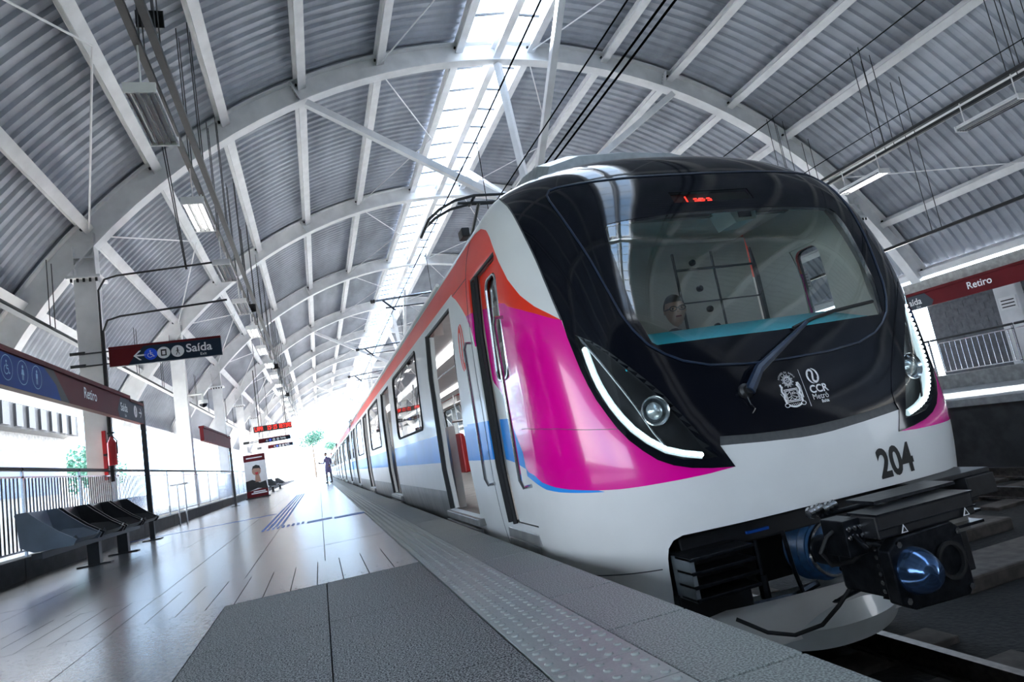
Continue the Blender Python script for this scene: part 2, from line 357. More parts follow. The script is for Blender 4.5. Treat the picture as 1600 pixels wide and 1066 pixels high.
# flamed granite slabs, y < 4.5
ty = [-1.35, -.15, 1.0, 2.2, 3.35, 4.5]
src = None
for i in range(len(ty) - 1):
    for j in range(2):
        tile('granite_slab', xs[j + 1], xs[j], ty[i], ty[i + 1], K['stone'], dz=random.uniform(0, .001))
    for j in range(2, 7):
        tile('polished_tile', xs[j + 1], xs[j], ty[i], ty[i + 1], K['polish'])
w = .1645
for k in range(25):
    x1 = .56 - k * w
    if x1 - w < -3.7: break
    tile('border_tile', x1 - w, x1, 4.5, 5.6, K['polish'])
p0 = tile('polished_tile', -.6, 0, 0, 1.15, K['polish'])
n = 0
for i in range(17):
    for j in range(7):
        q = p0 if n == 0 else share(p0, 'polished_tile', floor)
        q.location = (xs[j], 5.6 + 1.15 * i, random.uniform(-.0006, .0006)); n += 1
y = 5.6 + 1.15 * 17
mb = MB()
for i in range(68):
    for j in range(7):
        mb.box(xs[j + 1] + .002, xs[j] - .002, y + 1.15 * i + .002, y + 1.15 * (i + 1) - .002, -.03, 0)
mb.build('far_tiles', K['polish'], floor, kind='stuff')
mb = MB(); mb.box(-4.1, xs[7], -8, 105, -.03, 0); mb.build('wall_strip', K['polish'], floor)
mb = MB(); mb.box(-4.1, .56, -8, -1.36, -.03, 0); mb.build('rear_slab', K['polish'], floor)
# tactile strip
def tact(y0, y1, x0=.565, x1=.862):
    mb = MB(); mb.box(x0, x1, y0 + .002, y1 - .002, -.03, .004); return mb
mb = tact(0, .24)
for i in range(5):
    for j in range(4):
        cx = .565 + .0297 + i * .0594; cy = .03 + j * .06; n = 10
        vs = [(cx + r * math.cos(2 * PI * k / n), cy + r * math.sin(2 * PI * k / n), z) for (r, z) in ((.015, .004), (.0115, .0085), (.006, .0095)) for k in range(n)]
        mb.add(vs, [(q * n + k, q * n + (k + 1) % n, (q + 1) * n + (k + 1) % n, (q + 1) * n + k) for q in range(2) for k in range(n)] + [tuple(range(2 * n, 3 * n))])
t0 = mb.build('tactile_tile', K['tact'], floor, smooth=True)
mbf = MB()
for k in range(-8, 108):
    q = t0 if k == -8 else share(t0, 'tactile_tile', floor); q.location = (0, k * .24, 0)
mb = MB()
for i in range(5):
    cx = .565 + .0297 + i * .0594; mb.box(cx - .012, cx + .012, 25.92, 100, .0, .008)
mb.box(.565, .862, 25.92, 100, -.03, .004); mb.build('far_tactile_strip', K['tact'], floor, kind='stuff')
c0 = None
for k in range(-8, 60):
    y0 = 2.17 + (k - 2) * .6
    if c0 is None:
        mb = MB(); mb.box(.87, 1.18, .004, .596, -.09, 0); c0 = mb.build('coping_stone', K['coping'], floor, bevel=.004); q = c0
    else: q = share(c0, 'coping_stone', floor)
    q.location = (0, y0, 0)
mb = MB(); mb.box(.87, 1.18, 2.17 + 58 * .6, 105, -.09, 0); mb.build('far_coping', K['coping'], floor, kind='stuff')
# blue guide tiles, raised strips on the paving
i = 0
for (x0, x1, y) in [(-.26, .1, 10.36), (.13, .56, 10.2)]:
    mb = MB(); mb.box(x0, x1, y - .16, y + .16, 0, .005); mb.build('blue_guide_tile', K['bluetile'], floor)
for k in range(9):
    x = -.9 + k * .07
    mb = MB(); mb.box(x, x + .035, 10.3, 10.66, 0, .005); mb.build('blue_guide_bar', K['bluetile'], floor)
for k in range(60):
    y = 10.75 + k * .26
    mb = MB()
    for j in range(4): mb.box(-.9 + j * .08, -.86 + j * .08, y, y + .2, 0, .005)
    mb.build('blue_guide_tile', K['bluetile'], floor)
mb = MB(); mb.box(-3.65, -.95, 14.6, 14.72, 0, .004); mb.build('blue_guide_line', K['bluetile'], floor)
# left kerb
trim1 = structure('trim_1'); 
for k in range(24):
    mb = MB(); y0 = -7.9 + k * 3; mb.box(-4.05, -3.72, y0 + .01, y0 + 2.99, -.03, .27); mb.build('kerb_block', K['darkconc'], trim1, bevel=.01)
mb = MB(); mb.box(-4.05, -3.72, 64.1, 105, -.03, .27); mb.build('kerb_far', K['darkconc'], trim1)
# right platform
fr = MB(); fr.box(10.88, 18.4, -8, 105, -1.2, -.12)
o = fr.build('floor_right', K['darkconc']); o['kind'] = 'structure'
mb = MB(); mb.box(10.85, 18.4, -8, 105, -.12, 0); mb.build('coping_edge', K['conc'], o)
tr2 = structure('trim_2')
for k in range(14):
    mb = MB(); y0 = -7.9 + k * 3; mb.box(15.78, 16.1, y0 + .01, y0 + 2.99, -.03, .36); mb.build('kerb_block', K['conc'], tr2, bevel=.01)
# right wall of blocks
wr = structure('wall_right')
mb = MB(); mb.box(18.52, 18.8, -8, 14.95, 0, 2.9); mb.build('wall_core', K['block'], wr)
mb = MB()
for r_ in range(14):
    for k in range(34):
        y0 = 1.2 + k * .4 + (r_ % 2) * .2
        if y0 + .4 > 14.95: continue
        mb.box(18.50, 18.53, y0 + .006, y0 + .394, r_ * .2 + .006, r_ * .2 + .194)
mb.build('wall_blocks', K['block'], wr, kind='stuff')
mb = MB(); mb.box(18.3, 18.8, -8, 105, 2.9, 3.28); mb.build('lintel_beam', K['conc'], wr)
mb = MB(); mb.box(18.25, 18.7, 12.1, 12.7, 0, 2.9); mb.build('pilaster', K['steelw'], wr, bevel=.02)
mb = MB(); mb.box(18.52, 18.8, 17.5, 105, 0, 1.4); mb.build('low_wall', K['block'], wr)
# unseen enclosure added around the near end to block light
mb = MB(); mb.box(-6.6, -6.3, 2, 14, -1.3, 4.2); o = mb.build('light_block_left', K['darkconc']); o['kind'] = 'structure'  # placed out of view to darken the left foreground
mb = MB(); mb.box(-6.6, -6.3, -12, 2, 3.0, 4.2); o = mb.build('light_block_left_rear', K['darkconc']); o['kind'] = 'structure'  # added upper screen, keeps side light off the near roof
mb = MB(); mb.box(18.6, 18.9, -12, 5, 2.9, 4.2); o = mb.build('light_block_right', K['conc']); o['kind'] = 'structure'  # added panel, closes the near right gap against daylight
mb = MB(); mb.box(-6.3, 18.8, -12.2, -11.9, -1.3, 11.3); o = mb.build('light_block_back', K['darkconc']); o['kind'] = 'structure'  # unseen end closure, added to darken the near bays
mb = MB(); mb.box(-70, -4.1, -40, 12, -1.3, -1.27); o = mb.build('ground_bounce_cut', K['nobounce']); o['kind'] = 'structure'  # dark ground added so less light bounces onto the near roof
# track bed
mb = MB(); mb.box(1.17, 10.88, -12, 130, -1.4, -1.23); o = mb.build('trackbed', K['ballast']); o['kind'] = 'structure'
def track(cx, lab):
    t = thing('railway_track', lab, 'track', (cx, 0, -1.23))
    for s in (-1, 1):
        x = cx + s * .72; mb = MB(); mb.box(x - .035, x + .035, -11, 120, -1.09, -1.04); mb.box(x - .01, x + .01, -11, 120, -1.17, -1.09); mb.box(x - .065, x + .065, -11, 120, -1.19, -1.17); mb.build('rail', K['rail'], t)
    src = None
    for k in range(60):
        y0 = -.6 + k * .62
        if src is None:
            mb = MB(); mb.box(cx - 1.3, cx + 1.3, 0, .26, -1.24, -1.185); src = mb.build('sleeper', K['sleeper'], t, bevel=.01); q = src
        else: q = share(src, 'sleeper', t)
        q.location = (0, y0, 0)
    return t
track(2.8, 'near railway track under the metro train beside the left platform')
track(9.25, 'empty far railway track beside the right platform')
for k in range(8):
    mb = MB(); y0 = 3.2 + k * 1.15; mb.box(5.0, 7.2, y0, y0 + .55, -1.24, -1.10)
    tag(mb.build('concrete_slab', K['sleeper'], bevel=.02), f'flat concrete duct cover between the tracks, {ORD[k]} from the camera', 'slab', 'duct covers between the tracks')
# outside ground
mb = MB(); mb.box(-120, -4.1, -30, 250, -1.6, -1.3); mb.box(18.8, 140, -30, 250, -1.6, -1.3); mb.box(-4.1, 18.8, 130, 250, -1.6, -1.3)
o = mb.build('ground', K['ground']); o['kind'] = 'structure'
# ------------------------------------------------------------------ train surface: horizontal sections of the nose
ROWS=[[-0.681, 1.3, 3.249, 1.022, 4.019], [-0.352, 1.401, 3.156, 0.947, 4.233], [0.013, 1.49, 3.14, 0.88, 4.563], [0.433, 1.522, 3.155, 0.778, 4.893], [0.908, 1.521, 3.235, 0.673, 5.041], [1.337, 1.521, 3.321, 0.6, 5.089], [1.77, 1.504, 3.432, 0.566, 4.885], [2.15, 1.456, 3.591, 0.607, 4.453], [2.438, 1.339, 3.809, 0.722, 3.603], [2.616, 1.131, 4.05, 0.844, 2.864], [2.71, 0.816, 4.373, 0.915, 2.444], [2.74, 0.389, 4.78, 0.982, 2.271], [2.745, 0.02, 5.268, 1.046, 2.0]]
CX=2.8;KS=5.0
def crow(t):
    n=len(ROWS);t=min(max(t,0),n-1.000001);i=int(t);f=t-i
    p0=ROWS[max(i-1,0)];p1=ROWS[i];p2=ROWS[i+1];p3=ROWS[min(i+2,n-1)]
    return [.5*(2*b+(c-a)*f+(2*a-5*b+4*c-d)*f*f+(3*b-a-3*c+d)*f**3) for a,b,c,d in zip(p0,p1,p2,p3)]
_pc={}
def plan(t):
    k=round(t,3)
    if k in _pc:return _pc[k]
    z,W,Y0,L,n=crow(k)
    N=120;pts=[];
    for i in range(N+1):
        th=i/N*math.pi/2
        # blend for even sampling
        r=math.sin(th)**(2/n)
        pts.append((W*r,Y0+L-L*math.cos(th)))
    # refine near centre: add flat samples
    r1=pts[1][0]
    pre=[(r1*j/8,Y0+L-L*math.sqrt(max(0,1-(r1*j/8/W)**n))) for j in range(8)]
    pts=pre+pts[1:]
    arc=[0]
    for a,b in zip(pts,pts[1:]):arc.append(arc[-1]+math.hypot(b[0]-a[0],b[1]-a[1]))
    tot=arc[-1];arc=[a/tot for a in arc]
    _pc[k]=(z,W,Y0,L,pts,arc,tot);return _pc[k]

def S(s,t):
    z,W,Y0,L,pts,arc,tot=plan(t)
    a=abs(s)
    if a>=1: w,y=W,Y0+L+(a-1)*KS
    else:
        i=min(max(bisect.bisect_right(arc,a)-1,0),len(arc)-2);f=(a-arc[i])/(arc[i+1]-arc[i])
        w=pts[i][0]+(pts[i+1][0]-pts[i][0])*f;y=pts[i][1]+(pts[i+1][1]-pts[i][1])*f
    return (CX+(w if s>=0 else -w),y,z)
def s_of_y(y,t,sgn=-1):
    z,W,Y0,L,_,_,_=plan(t);return sgn*(1+(y-Y0-L)/KS)
def t_of_z(z):
    a, b = 0., 12.
    for _ in range(22):
        c = (a + b) / 2
        if crow(c)[0] < z: a = c
        else: b = c
    return a
def Wz(z): return crow(t_of_z(z))[1]
def sn(s, t):
    a = Vector(S(s + .002, t)) - Vector(S(s - .002, t)); b = Vector(S(s, min(t + .03, 12))) - Vector(S(s, max(t - .03, 0)))
    n = a.cross(b); return n.normalized() if n.length > 1e-9 else Vector((0, 0, 1))
def front(s, t, off=0):
    return Vector(S(s, t)) + sn(s, t) * off
def fxz(x, z, off=.004):
    """point on the nose at x (from the centre line) and height z, with normal"""
    t = t_of_z(z); zz, Wd, Y0, L, n = crow(t); r = min(abs(x) / Wd, .999)
    p = Vector((CX + x, Y0 + L - L * math.sqrt(1 - r ** n), z))
    e = .01
    def yy(x, z):
        t = t_of_z(z); zz, Wd, Y0, L, n = crow(t); r = min(abs(x) / Wd, .999); return Y0 + L - L * math.sqrt(1 - r ** n)
    dx = (yy(x + e, z) - yy(x - e, z)) / (2 * e); dz = (yy(x, z + e) - yy(x, z - e)) / (2 * e)
    nn = Vector((dx, -1, dz)).normalized()
    return p + nn * off
def side(y, z, off=0, sg=-1):
    e = .02; w = Wz(z); dw = (Wz(z + e) - Wz(z - e)) / (2 * e); n = Vector((sg, 0, -dw)).normalized()
    return Vector((CX + sg * w, y, z)) + n * off
def dens(poly, d, closed=True):
    out = []; n = len(poly)
    for i in range(n if closed else n - 1):
        a = poly[i]; b = poly[(i + 1) % n]; l = math.hypot((b[0] - a[0]) * 2.2, (b[1] - a[1]) * .4); k = max(1, int(l / d))
        out += [(a[0] + (b[0] - a[0]) * j / k, a[1] + (b[1] - a[1]) * j / k) for j in range(k)]
    if not closed: out.append(poly[-1])
    return out
def smoothp(poly, it=2, closed=True):
    """corner cutting of an outline"""
    for _ in range(it):
        n = len(poly); out = [] if closed else [poly[0]]
        for i in range(n if closed else n - 1):
            a = poly[i]; b = poly[(i + 1) % n]
            out += [(.75 * a[0] + .25 * b[0], .75 * a[1] + .25 * b[1]), (.25 * a[0] + .75 * b[0], .25 * a[1] + .75 * b[1])]
        if not closed: out.append(poly[-1])
        poly = out
    return poly
def inside(p, poly):
    x, y = p; c = False; n = len(poly); j = n - 1
    for i in range(n):
        xi, yi = poly[i]; xj, yj = poly[j]
        if (yi > y) != (yj > y) and x < (xj - xi) * (y - yi) / (yj - yi) + xi: c = not c
        j = i
    return c
def mir(poly): return [(-s, t) for s, t in poly][::-1]
def patch(name, outer, holes=(), zones=(), mats=None, fn=front, nfn=sn, off=0., depth=.012, grid=(.03, .25), parent=None, ax=(2.2, .4), step=.05, label=None, flip=False):
    """a curved panel: outline and holes in the surface's own coordinates, triangulated, mapped onto the surface"""
    sc = ax
    pts = []; edges = []; polys = []
    for pl in [outer] + list(holes) + [z[0] for z in zones]:
        d = dens(pl, step); o = len(pts); pts += d; edges += [(o + i, o + (i + 1) % len(d)) for i in range(len(d))]; polys.append(d)
    xs = [p[0] for p in polys[0]]; ys = [p[1] for p in polys[0]]
    gx = min(xs) + grid[0] / 2
    k = 0
    while gx < max(xs):
        gy = min(ys) + grid[1] / 2 + (grid[1] / 2 if k % 2 else 0)
        while gy < max(ys):
            if inside((gx, gy), polys[0]) and not any(inside((gx, gy), h) for h in polys[1:1 + len(holes)]): pts.append((gx, gy))
            gy += grid[1]
        gx += grid[0]; k += 1
    r = delaunay_2d_cdt([Vector((a * sc[0], b * sc[1])) for a, b in pts], edges, [], 0, 1e-5)
    V2 = [(v[0] / sc[0], v[1] / sc[1]) for v in r[0]]; F = []; MI = []
    for f in r[2]:
        c = (sum(V2[i][0] for i in f) / len(f), sum(V2[i][1] for i in f) / len(f))
        if not inside(c, polys[0]) or any(inside(c, h) for h in polys[1:1 + len(holes)]): continue
        mi = 0
        for q, z in enumerate(zones):
            if inside(c, polys[1 + len(holes) + q]): mi = z[1]
        F.append(tuple(f)); MI.append(mi)
    used = sorted({i for f in F for i in f}); rm = {a: b for b, a in enumerate(used)}
    P = []; N = []
    for i in used:
        n_ = nfn(*V2[i]); P.append(Vector(fn(*V2[i])) + n_ * off); N.append(n_)
    F = [tuple(rm[i] for i in f) for f in F]
    G_ = []
    for f in F:
        nn = (P[f[1]] - P[f[0]]).cross(P[f[2]] - P[f[0]])
        G_.append(f if nn.dot(N[f[0]]) > 0 else f[::-1])
    F = G_; cnt = {}
    for fi, f in enumerate(F):
        for a, b in zip(f, f[1:] + f[:1]): cnt[(a, b)] = fi
    nP = len(P); inner = {}; E_ = [(a, b, fi) for (a, b), fi in cnt.items() if (b, a) not in cnt]
    if depth:
        for a, b, fi in E_:
            for v in (a, b):
                if v not in inner: inner[v] = len(P); P.append(P[v] - N[v] * depth); N.append(N[v])
            F.append((b, a, inner[a], inner[b])); MI.append(MI[fi])
    w = Vector((0, 0, 0)); p = parent
    while p is not None: w += Vector(p.location); p = p.parent
    me = bpy.data.meshes.new(name); me.from_pydata([p - w for p in P], [], F)
    mats = mats if isinstance(mats, (list, tuple)) else [mats]
    for mm in mats: me.materials.append(mm)
    me.polygons.foreach_set('material_index', MI); me.polygons.foreach_set('use_smooth', [True] * len(F)); me.update()
    me.normals_split_custom_set_from_vertices([tuple(n) for n in N])
    o = bpy.data.objects.new(name, me); COL.objects.link(o); o.parent = parent
    if label: o['label'] = label
    return o

car = thing('metro_car', 'lead metro car with black glossy front, magenta and red sides, number 204', 'train', (CX, 3.1, -1.04))
YBK = 5.56; NR = 6.6
def sy(y, t, sg=-1): return s_of_y(y, t, sg)
# --- outlines on the nose, left half, in (s, t)
lamp_out = [(-.735, 5.0), (-.728, 4.73), (-.716, 4.47), (-.705, 4.25), (-.69, 4.03), (-.672, 3.83), (-.648, 3.64), (-.625, 3.47), (-.597, 3.31), (-.562, 3.16), (-.527, 3.03), (-.484, 2.93), (-.434, 2.86), (-.375, 2.81), (-.303, 2.77)]
lamp_up = [(-.336, 3.06), (-.33, 3.17), (-.338, 3.32), (-.366, 3.51), (-.409, 3.75), (-.453, 3.98), (-.499, 4.21), (-.546, 4.42), (-.593, 4.63), (-.642, 4.81), (-.689, 4.95)]
lamp = lamp_out + lamp_up
lens = [(-.703, 4.75), (-.652, 4.6), (-.609, 4.42), (-.558, 4.18), (-.512, 3.96), (-.468, 3.74), (-.427, 3.48), (-.386, 3.22), (-.348, 2.93), (-.395, 2.94), (-.454, 2.98), (-.503, 3.08), (-.557, 3.25), (-.597, 3.42), (-.637, 3.67), (-.668, 3.93), (-.69, 4.26), (-.70, 4.55)]
led = [(-.683, 4.55), (-.676, 4.35), (-.668, 4.17), (-.658, 4.02), (-.645, 3.88), (-.629, 3.74), (-.607, 3.59), (-.578, 3.43), (-.538, 3.27), (-.491, 3.13), (-.442, 3.05), (-.389, 2.99)]
blk_l = [(-.9, 11.9), (-.9, 9.4), (-.885, 8.6), (-.858, 8.05), (-.824, 7.44), (-.808, 6.88), (-.796, 6.43), (-.783, 6.06), (-.769, 5.67), (-.753, 5.32), (-.737, 5.0)]
strip_top = [(-.33, 3.17), (-.215, 3.12), (-.1, 3.09), (0, 3.08)]
strip_bot = [(-.336, 3.06), (-.187, 3.0), (-.06, 2.96), (0, 2.955)]
half = blk_l + lamp_up[::-1][:-1] + strip_top[1:]
half = [p for i, p in enumerate(half)]
fascia = blk_l + [p for p in lamp_up[::-1] if p[1] > 3.1] + strip_top[1:]
fascia = fascia + [(-s, t) for s, t in fascia[:-1][::-1]]
seamL = [(0, 7.50), (-.277, 7.48), (-.435, 7.45), (-.541, 7.44), (-.605, 7.44), (-.64, 7.40), (-.658, 7.27), (-.66, 7.08), (-.652, 6.81), (-.640, 6.51), (-.626, 6.22), (-.608, 5.9), (-.59, 5.61), (-.574, 5.35), (-.558, 5.1), (-.545, 4.9), (-.52, 4.66), (-.485, 4.43), (-.437, 4.26), (-.383, 4.13), (-.296, 4.02), (-.156, 3.96), (0, 3.95)]
seam = seamL + [(-s, t) for s, t in seamL[1:-1][::-1]]
clrL = [(0, 6.48), (-.2, 6.47), (-.43, 6.40), (-.497, 6.36), (-.512, 6.28), (-.52, 5.98), (-.513, 5.4), (-.502, 4.9), (-.47, 4.45), (-.455, 4.40), (0, 4.37)]
clr = clrL + [(-s, t) for s, t in clrL[1:-1][::-1]]
disp = [(-.2, 6.95), (-.2, 6.68), (.16, 6.68), (.16, 6.95)]
mouthL = [(0, 2.05), (-.40, 2.05), (-.49, 2.04), (-.517, 1.99), (-.533, 1.89), (-.54, 1.75), (-.545, 1.5), (-.55, 1.05), (-.55, .80), (-.50, .74), (-.3, .74), (0, .70)]
mouth = mouthL + [(-s, t) for s, t in mouthL[1:-1][::-1]]
red_lo = [(-.737, 5.0), (-.778, 5.08), (-.83, 5.2), (-.893, 5.33), (-.971, 5.47), (-1.022, 5.62), (-1.137, 5.85), (-1.21, 5.94)]
arcs = [(-1.32, 6.95), (-1.29, 6.75), (-1.26, 6.52), (-1.235, 6.25), (-1.21, 5.94)]
red = [(sy(YBK, 7.75), 7.75), (-1.15, 7.75), (-1.075, 7.68), (-1.035, 7.5), (-1.010, 7.2), (-.992, 6.72), (-.968, 6.26), (-.931, 5.86), (-.879, 5.53), (-.825, 5.3), (-.776, 5.14)] + red_lo + arcs[::-1][1:] + [(sy(YBK, 6.96), 6.98)]
mag = red_lo + [(-1.2, 5.75), (-1.192, 5.61), (-1.184, 5.26), (-1.172, 4.92), (-1.146, 4.51), (-1.118, 4.3), (-1.1, 4.1), (-1.085, 3.67), (-1.06, 3.34), (-1.02, 3.08), (-.939, 2.93), (-.867, 2.86), (-.809, 2.82), (-.704, 2.77), (-.641, 2.75), (-.581, 2.745), (-.46, 2.745), (-.382, 2.75), (-.303, 2.77)] + lamp_out[::-1][1:-1]
blue = [(sy(YBK, 3.95), 3.95), (-1.18, 3.9), (-1.092, 3.85), (-1.085, 3.67), (-1.06, 3.34), (-1.02, 3.08), (-.939, 2.93), (-.867, 2.86), (-.809, 2.82), (-.704, 2.77), (-.685, 2.74), (-.777, 2.765), (-.85, 2.79), (-.919, 2.83), (-1.0, 2.93), (-1.04, 3.06), (-1.1, 3.2), (-1.16, 3.28), (sy(YBK, 3.29), 3.29)]
tz_lo, tz_hi = t_of_z(.07), t_of_z(2.0)
cabd = [(sy(4.08, tz_lo), tz_lo)] + [(sy(4.08, t), t) for t in (2.5, 3.5, 4.5, 5.5, 6.2)] + [(sy(4.08, tz_hi), tz_hi), (sy(4.86, tz_hi), tz_hi)] + [(sy(4.86, t), t) for t in (6.2, 5.5, 4.5, 3.5, 2.5)] + [(sy(4.86, tz_lo), tz_lo)]
body = []
for t in (0, 1, 2, 3, 4, 5, 6, 7, 8): body.append((sy(YBK, t), t))
for t in (8.001, 9, 10, 11, 11.98): body.append((sy(NR, t), t))
body = body + [(-s, t) for s, t in body[::-1]]
# grey skirt zone low on the nose is body colour; the lower seam is a groove
low = [(sy(YBK, 0), 0)] + [(s, 1.50 + .02) for s in (-1.2,)]
zones = []
for pl, mi in ((red, 1), (mag, 2), (blue, 3)):
    zones += [(pl, mi), (mir(pl), mi)]
mid = [(0, 2.955)]
fas_all = [p for p in fascia]
hole_f = blk_l[:] + [p for p in lamp_up[::-1] if p[1] > 3.1] + [(-.336, 3.06)] + strip_bot[1:]
hole_f = hole_f + [(-s, t) for s, t in hole_f[:-1][::-1]]
shell = patch('nose_shell', body, [hole_f, lamp, mir(lamp), mouth, cabd, mir(cabd)], zones, [K['white'], K['red'], K['magenta'], K['blue']], parent=car, grid=(.022, .22), depth=.06)
fasc = patch('front_fascia', fascia, [seam], [], K['black'], parent=car, grid=(.022, .22), off=.003, depth=.05, label='glossy black front mask around the windscreen')
st = strip_top + [(-s, t) for s, t in strip_top[:-1][::-1]]; sb_ = strip_bot + [(-s, t) for s, t in strip_bot[:-1][::-1]]
patch('trim_strip', st + sb_[::-1], parent=car, mats=K['strip'], off=-.004, depth=.03, grid=(.03, .1), label='dark grey rubber strip under the black mask')
ws = patch('windscreen_border', seam, [clr, disp], [], K['black'], parent=car, grid=(.025, .22), off=.008, depth=.03)
wg = patch('windscreen', clr, parent=car, mats=G['clear'], off=.004, depth=0, grid=(.03, .25))
patch('display_window', disp, parent=ws, mats=G['disp'], off=.003, depth=0, grid=(.05, .15))
mb = MB(); mb.path([front(s, t, .010) for s, t in dens(seam, .03)], .007, 6, closed=True); mb.build('windscreen_seal', K['wiper'], car, smooth=True)
# body seams (fine recessed joint lines)
for sg in (1, -1):
    mb = MB()
    mb.path([front(sg * s, t, .0005) for s, t in dens([(-.56, 1.61), (-.74, 1.56), (-.95, 1.52), (-1.2, 1.50)], .03, False)], .004, 4)
    mb.path([front(sg * s, t, .0005) for s, t in dens([(-.61, 3.45), (-.72, 3.51), (-.82, 3.58), (-1.02, 3.66)], .03, False)], .002, 4)
    mb.path([front(sg * sy(4.95, t), t, .0005) for t in [1.5 + .2 * i for i in range(32)]], .003, 4)
    mb.path([side(y, 2.04, .0005, -sg) for y in (4.95, 5.2, 5.5)], .003, 4)
    mb.path([front(sg * s, t, .001) for s, t in dens(blk_l[2:], .03, False)], .006, 5)
    mb.build('panel_joint', K['strip'], car, kind='stuff')
# --- headlamps
led_mesh = None
for sg, nm in ((1, 'left'), (-1, 'right')):
    f = (lambda pl: pl) if sg == 1 else mir
    hl = patch('headlamp', f(lamp), [f(lens)], [], K['black'], parent=car, off=.006, depth=.07, grid=(.02, .12), label='black framed headlamp with a curved strip of white LEDs')
    patch('lamp_cover', f(lens), parent=hl, mats=G['lens'], off=.004, depth=0, grid=(.03, .2))
    patch('lamp_bowl', f(lens), parent=hl, mats=K['dark'], off=-.085, depth=-.085, grid=(.03, .2))
    fl = [(sg * s, t) for s, t in led]
    mb = MB()
    inn = [front(s, t, -.035) for s, t in dens(fl, .02, False)]
    mb.path(inn, .021, 8); mb.build('light_guide', K['ledrow'], hl, smooth=True)
    d = dens(fl, .008, False); P = [front(s, t, -.012) for s, t in d]; acc = 0; last = None; cnt = 0; pts_ = []
    L_ = [0]
    for a, b in zip(P, P[1:]): L_.append(L_[-1] + (b - a).length)
    n_led = 28
    for i in range(n_led):
        l = L_[-1] * (i + .3) / (n_led - .4); k = bisect.bisect(L_, l) - 1; k = min(k, len(P) - 2); pts_.append(P[k].lerp(P[k + 1], (l - L_[k]) / max(1e-6, L_[k + 1] - L_[k])))
    for p in pts_:
        if led_mesh is None:
            b = MB(); b.lathe(tuple(car.location), (0, -1, 0), [(-.012, .001), (-.008, .009), (0, .0125), (.008, .009), (.012, .001)], 10)
            o = b.build('led', K['ledw'], hl, smooth=True); led_mesh = o.data
        else:
            o = bpy.data.objects.new('led', led_mesh); COL.objects.link(o); o.parent = hl
        o.location = p - car.location
    # inner chrome rib and projector lamp
    rib = [(sg * s, t) for s, t in [(-.695, 4.72), (-.645, 4.35), (-.6, 4.0), (-.56, 3.7), (-.52, 3.36), (-.49, 3.16)]]
    mb = MB(); mb.path([front(s, t, -.03) for s, t in dens(rib, .03, False)], .008, 6); mb.build('reflector_rib', K['chrome'], hl, smooth=True)
    c = front(sg * -.505, 3.60, -.045); nrm = sn(sg * -.505, 3.60).lerp(Vector((0, -1, 0)), .7).normalized()
    mb = MB(); mb.lathe(c, nrm, [(-.05, .0), (-.05, .07), (.03, .088), (.036, .084), (.02, .07), (-.01, .062), (-.03, .03), (-.03, 0)], 32); mb.build('lamp_ring', K['chrome'], hl, smooth=True)
    mb = MB(); mb.lathe(c, nrm, [(-.03, .0), (-.02, .045), (.012, .05), (.03, .036), (.042, .018), (.045, .0)], 24); mb.build('projector_lens', K['lens2'], hl, smooth=True)
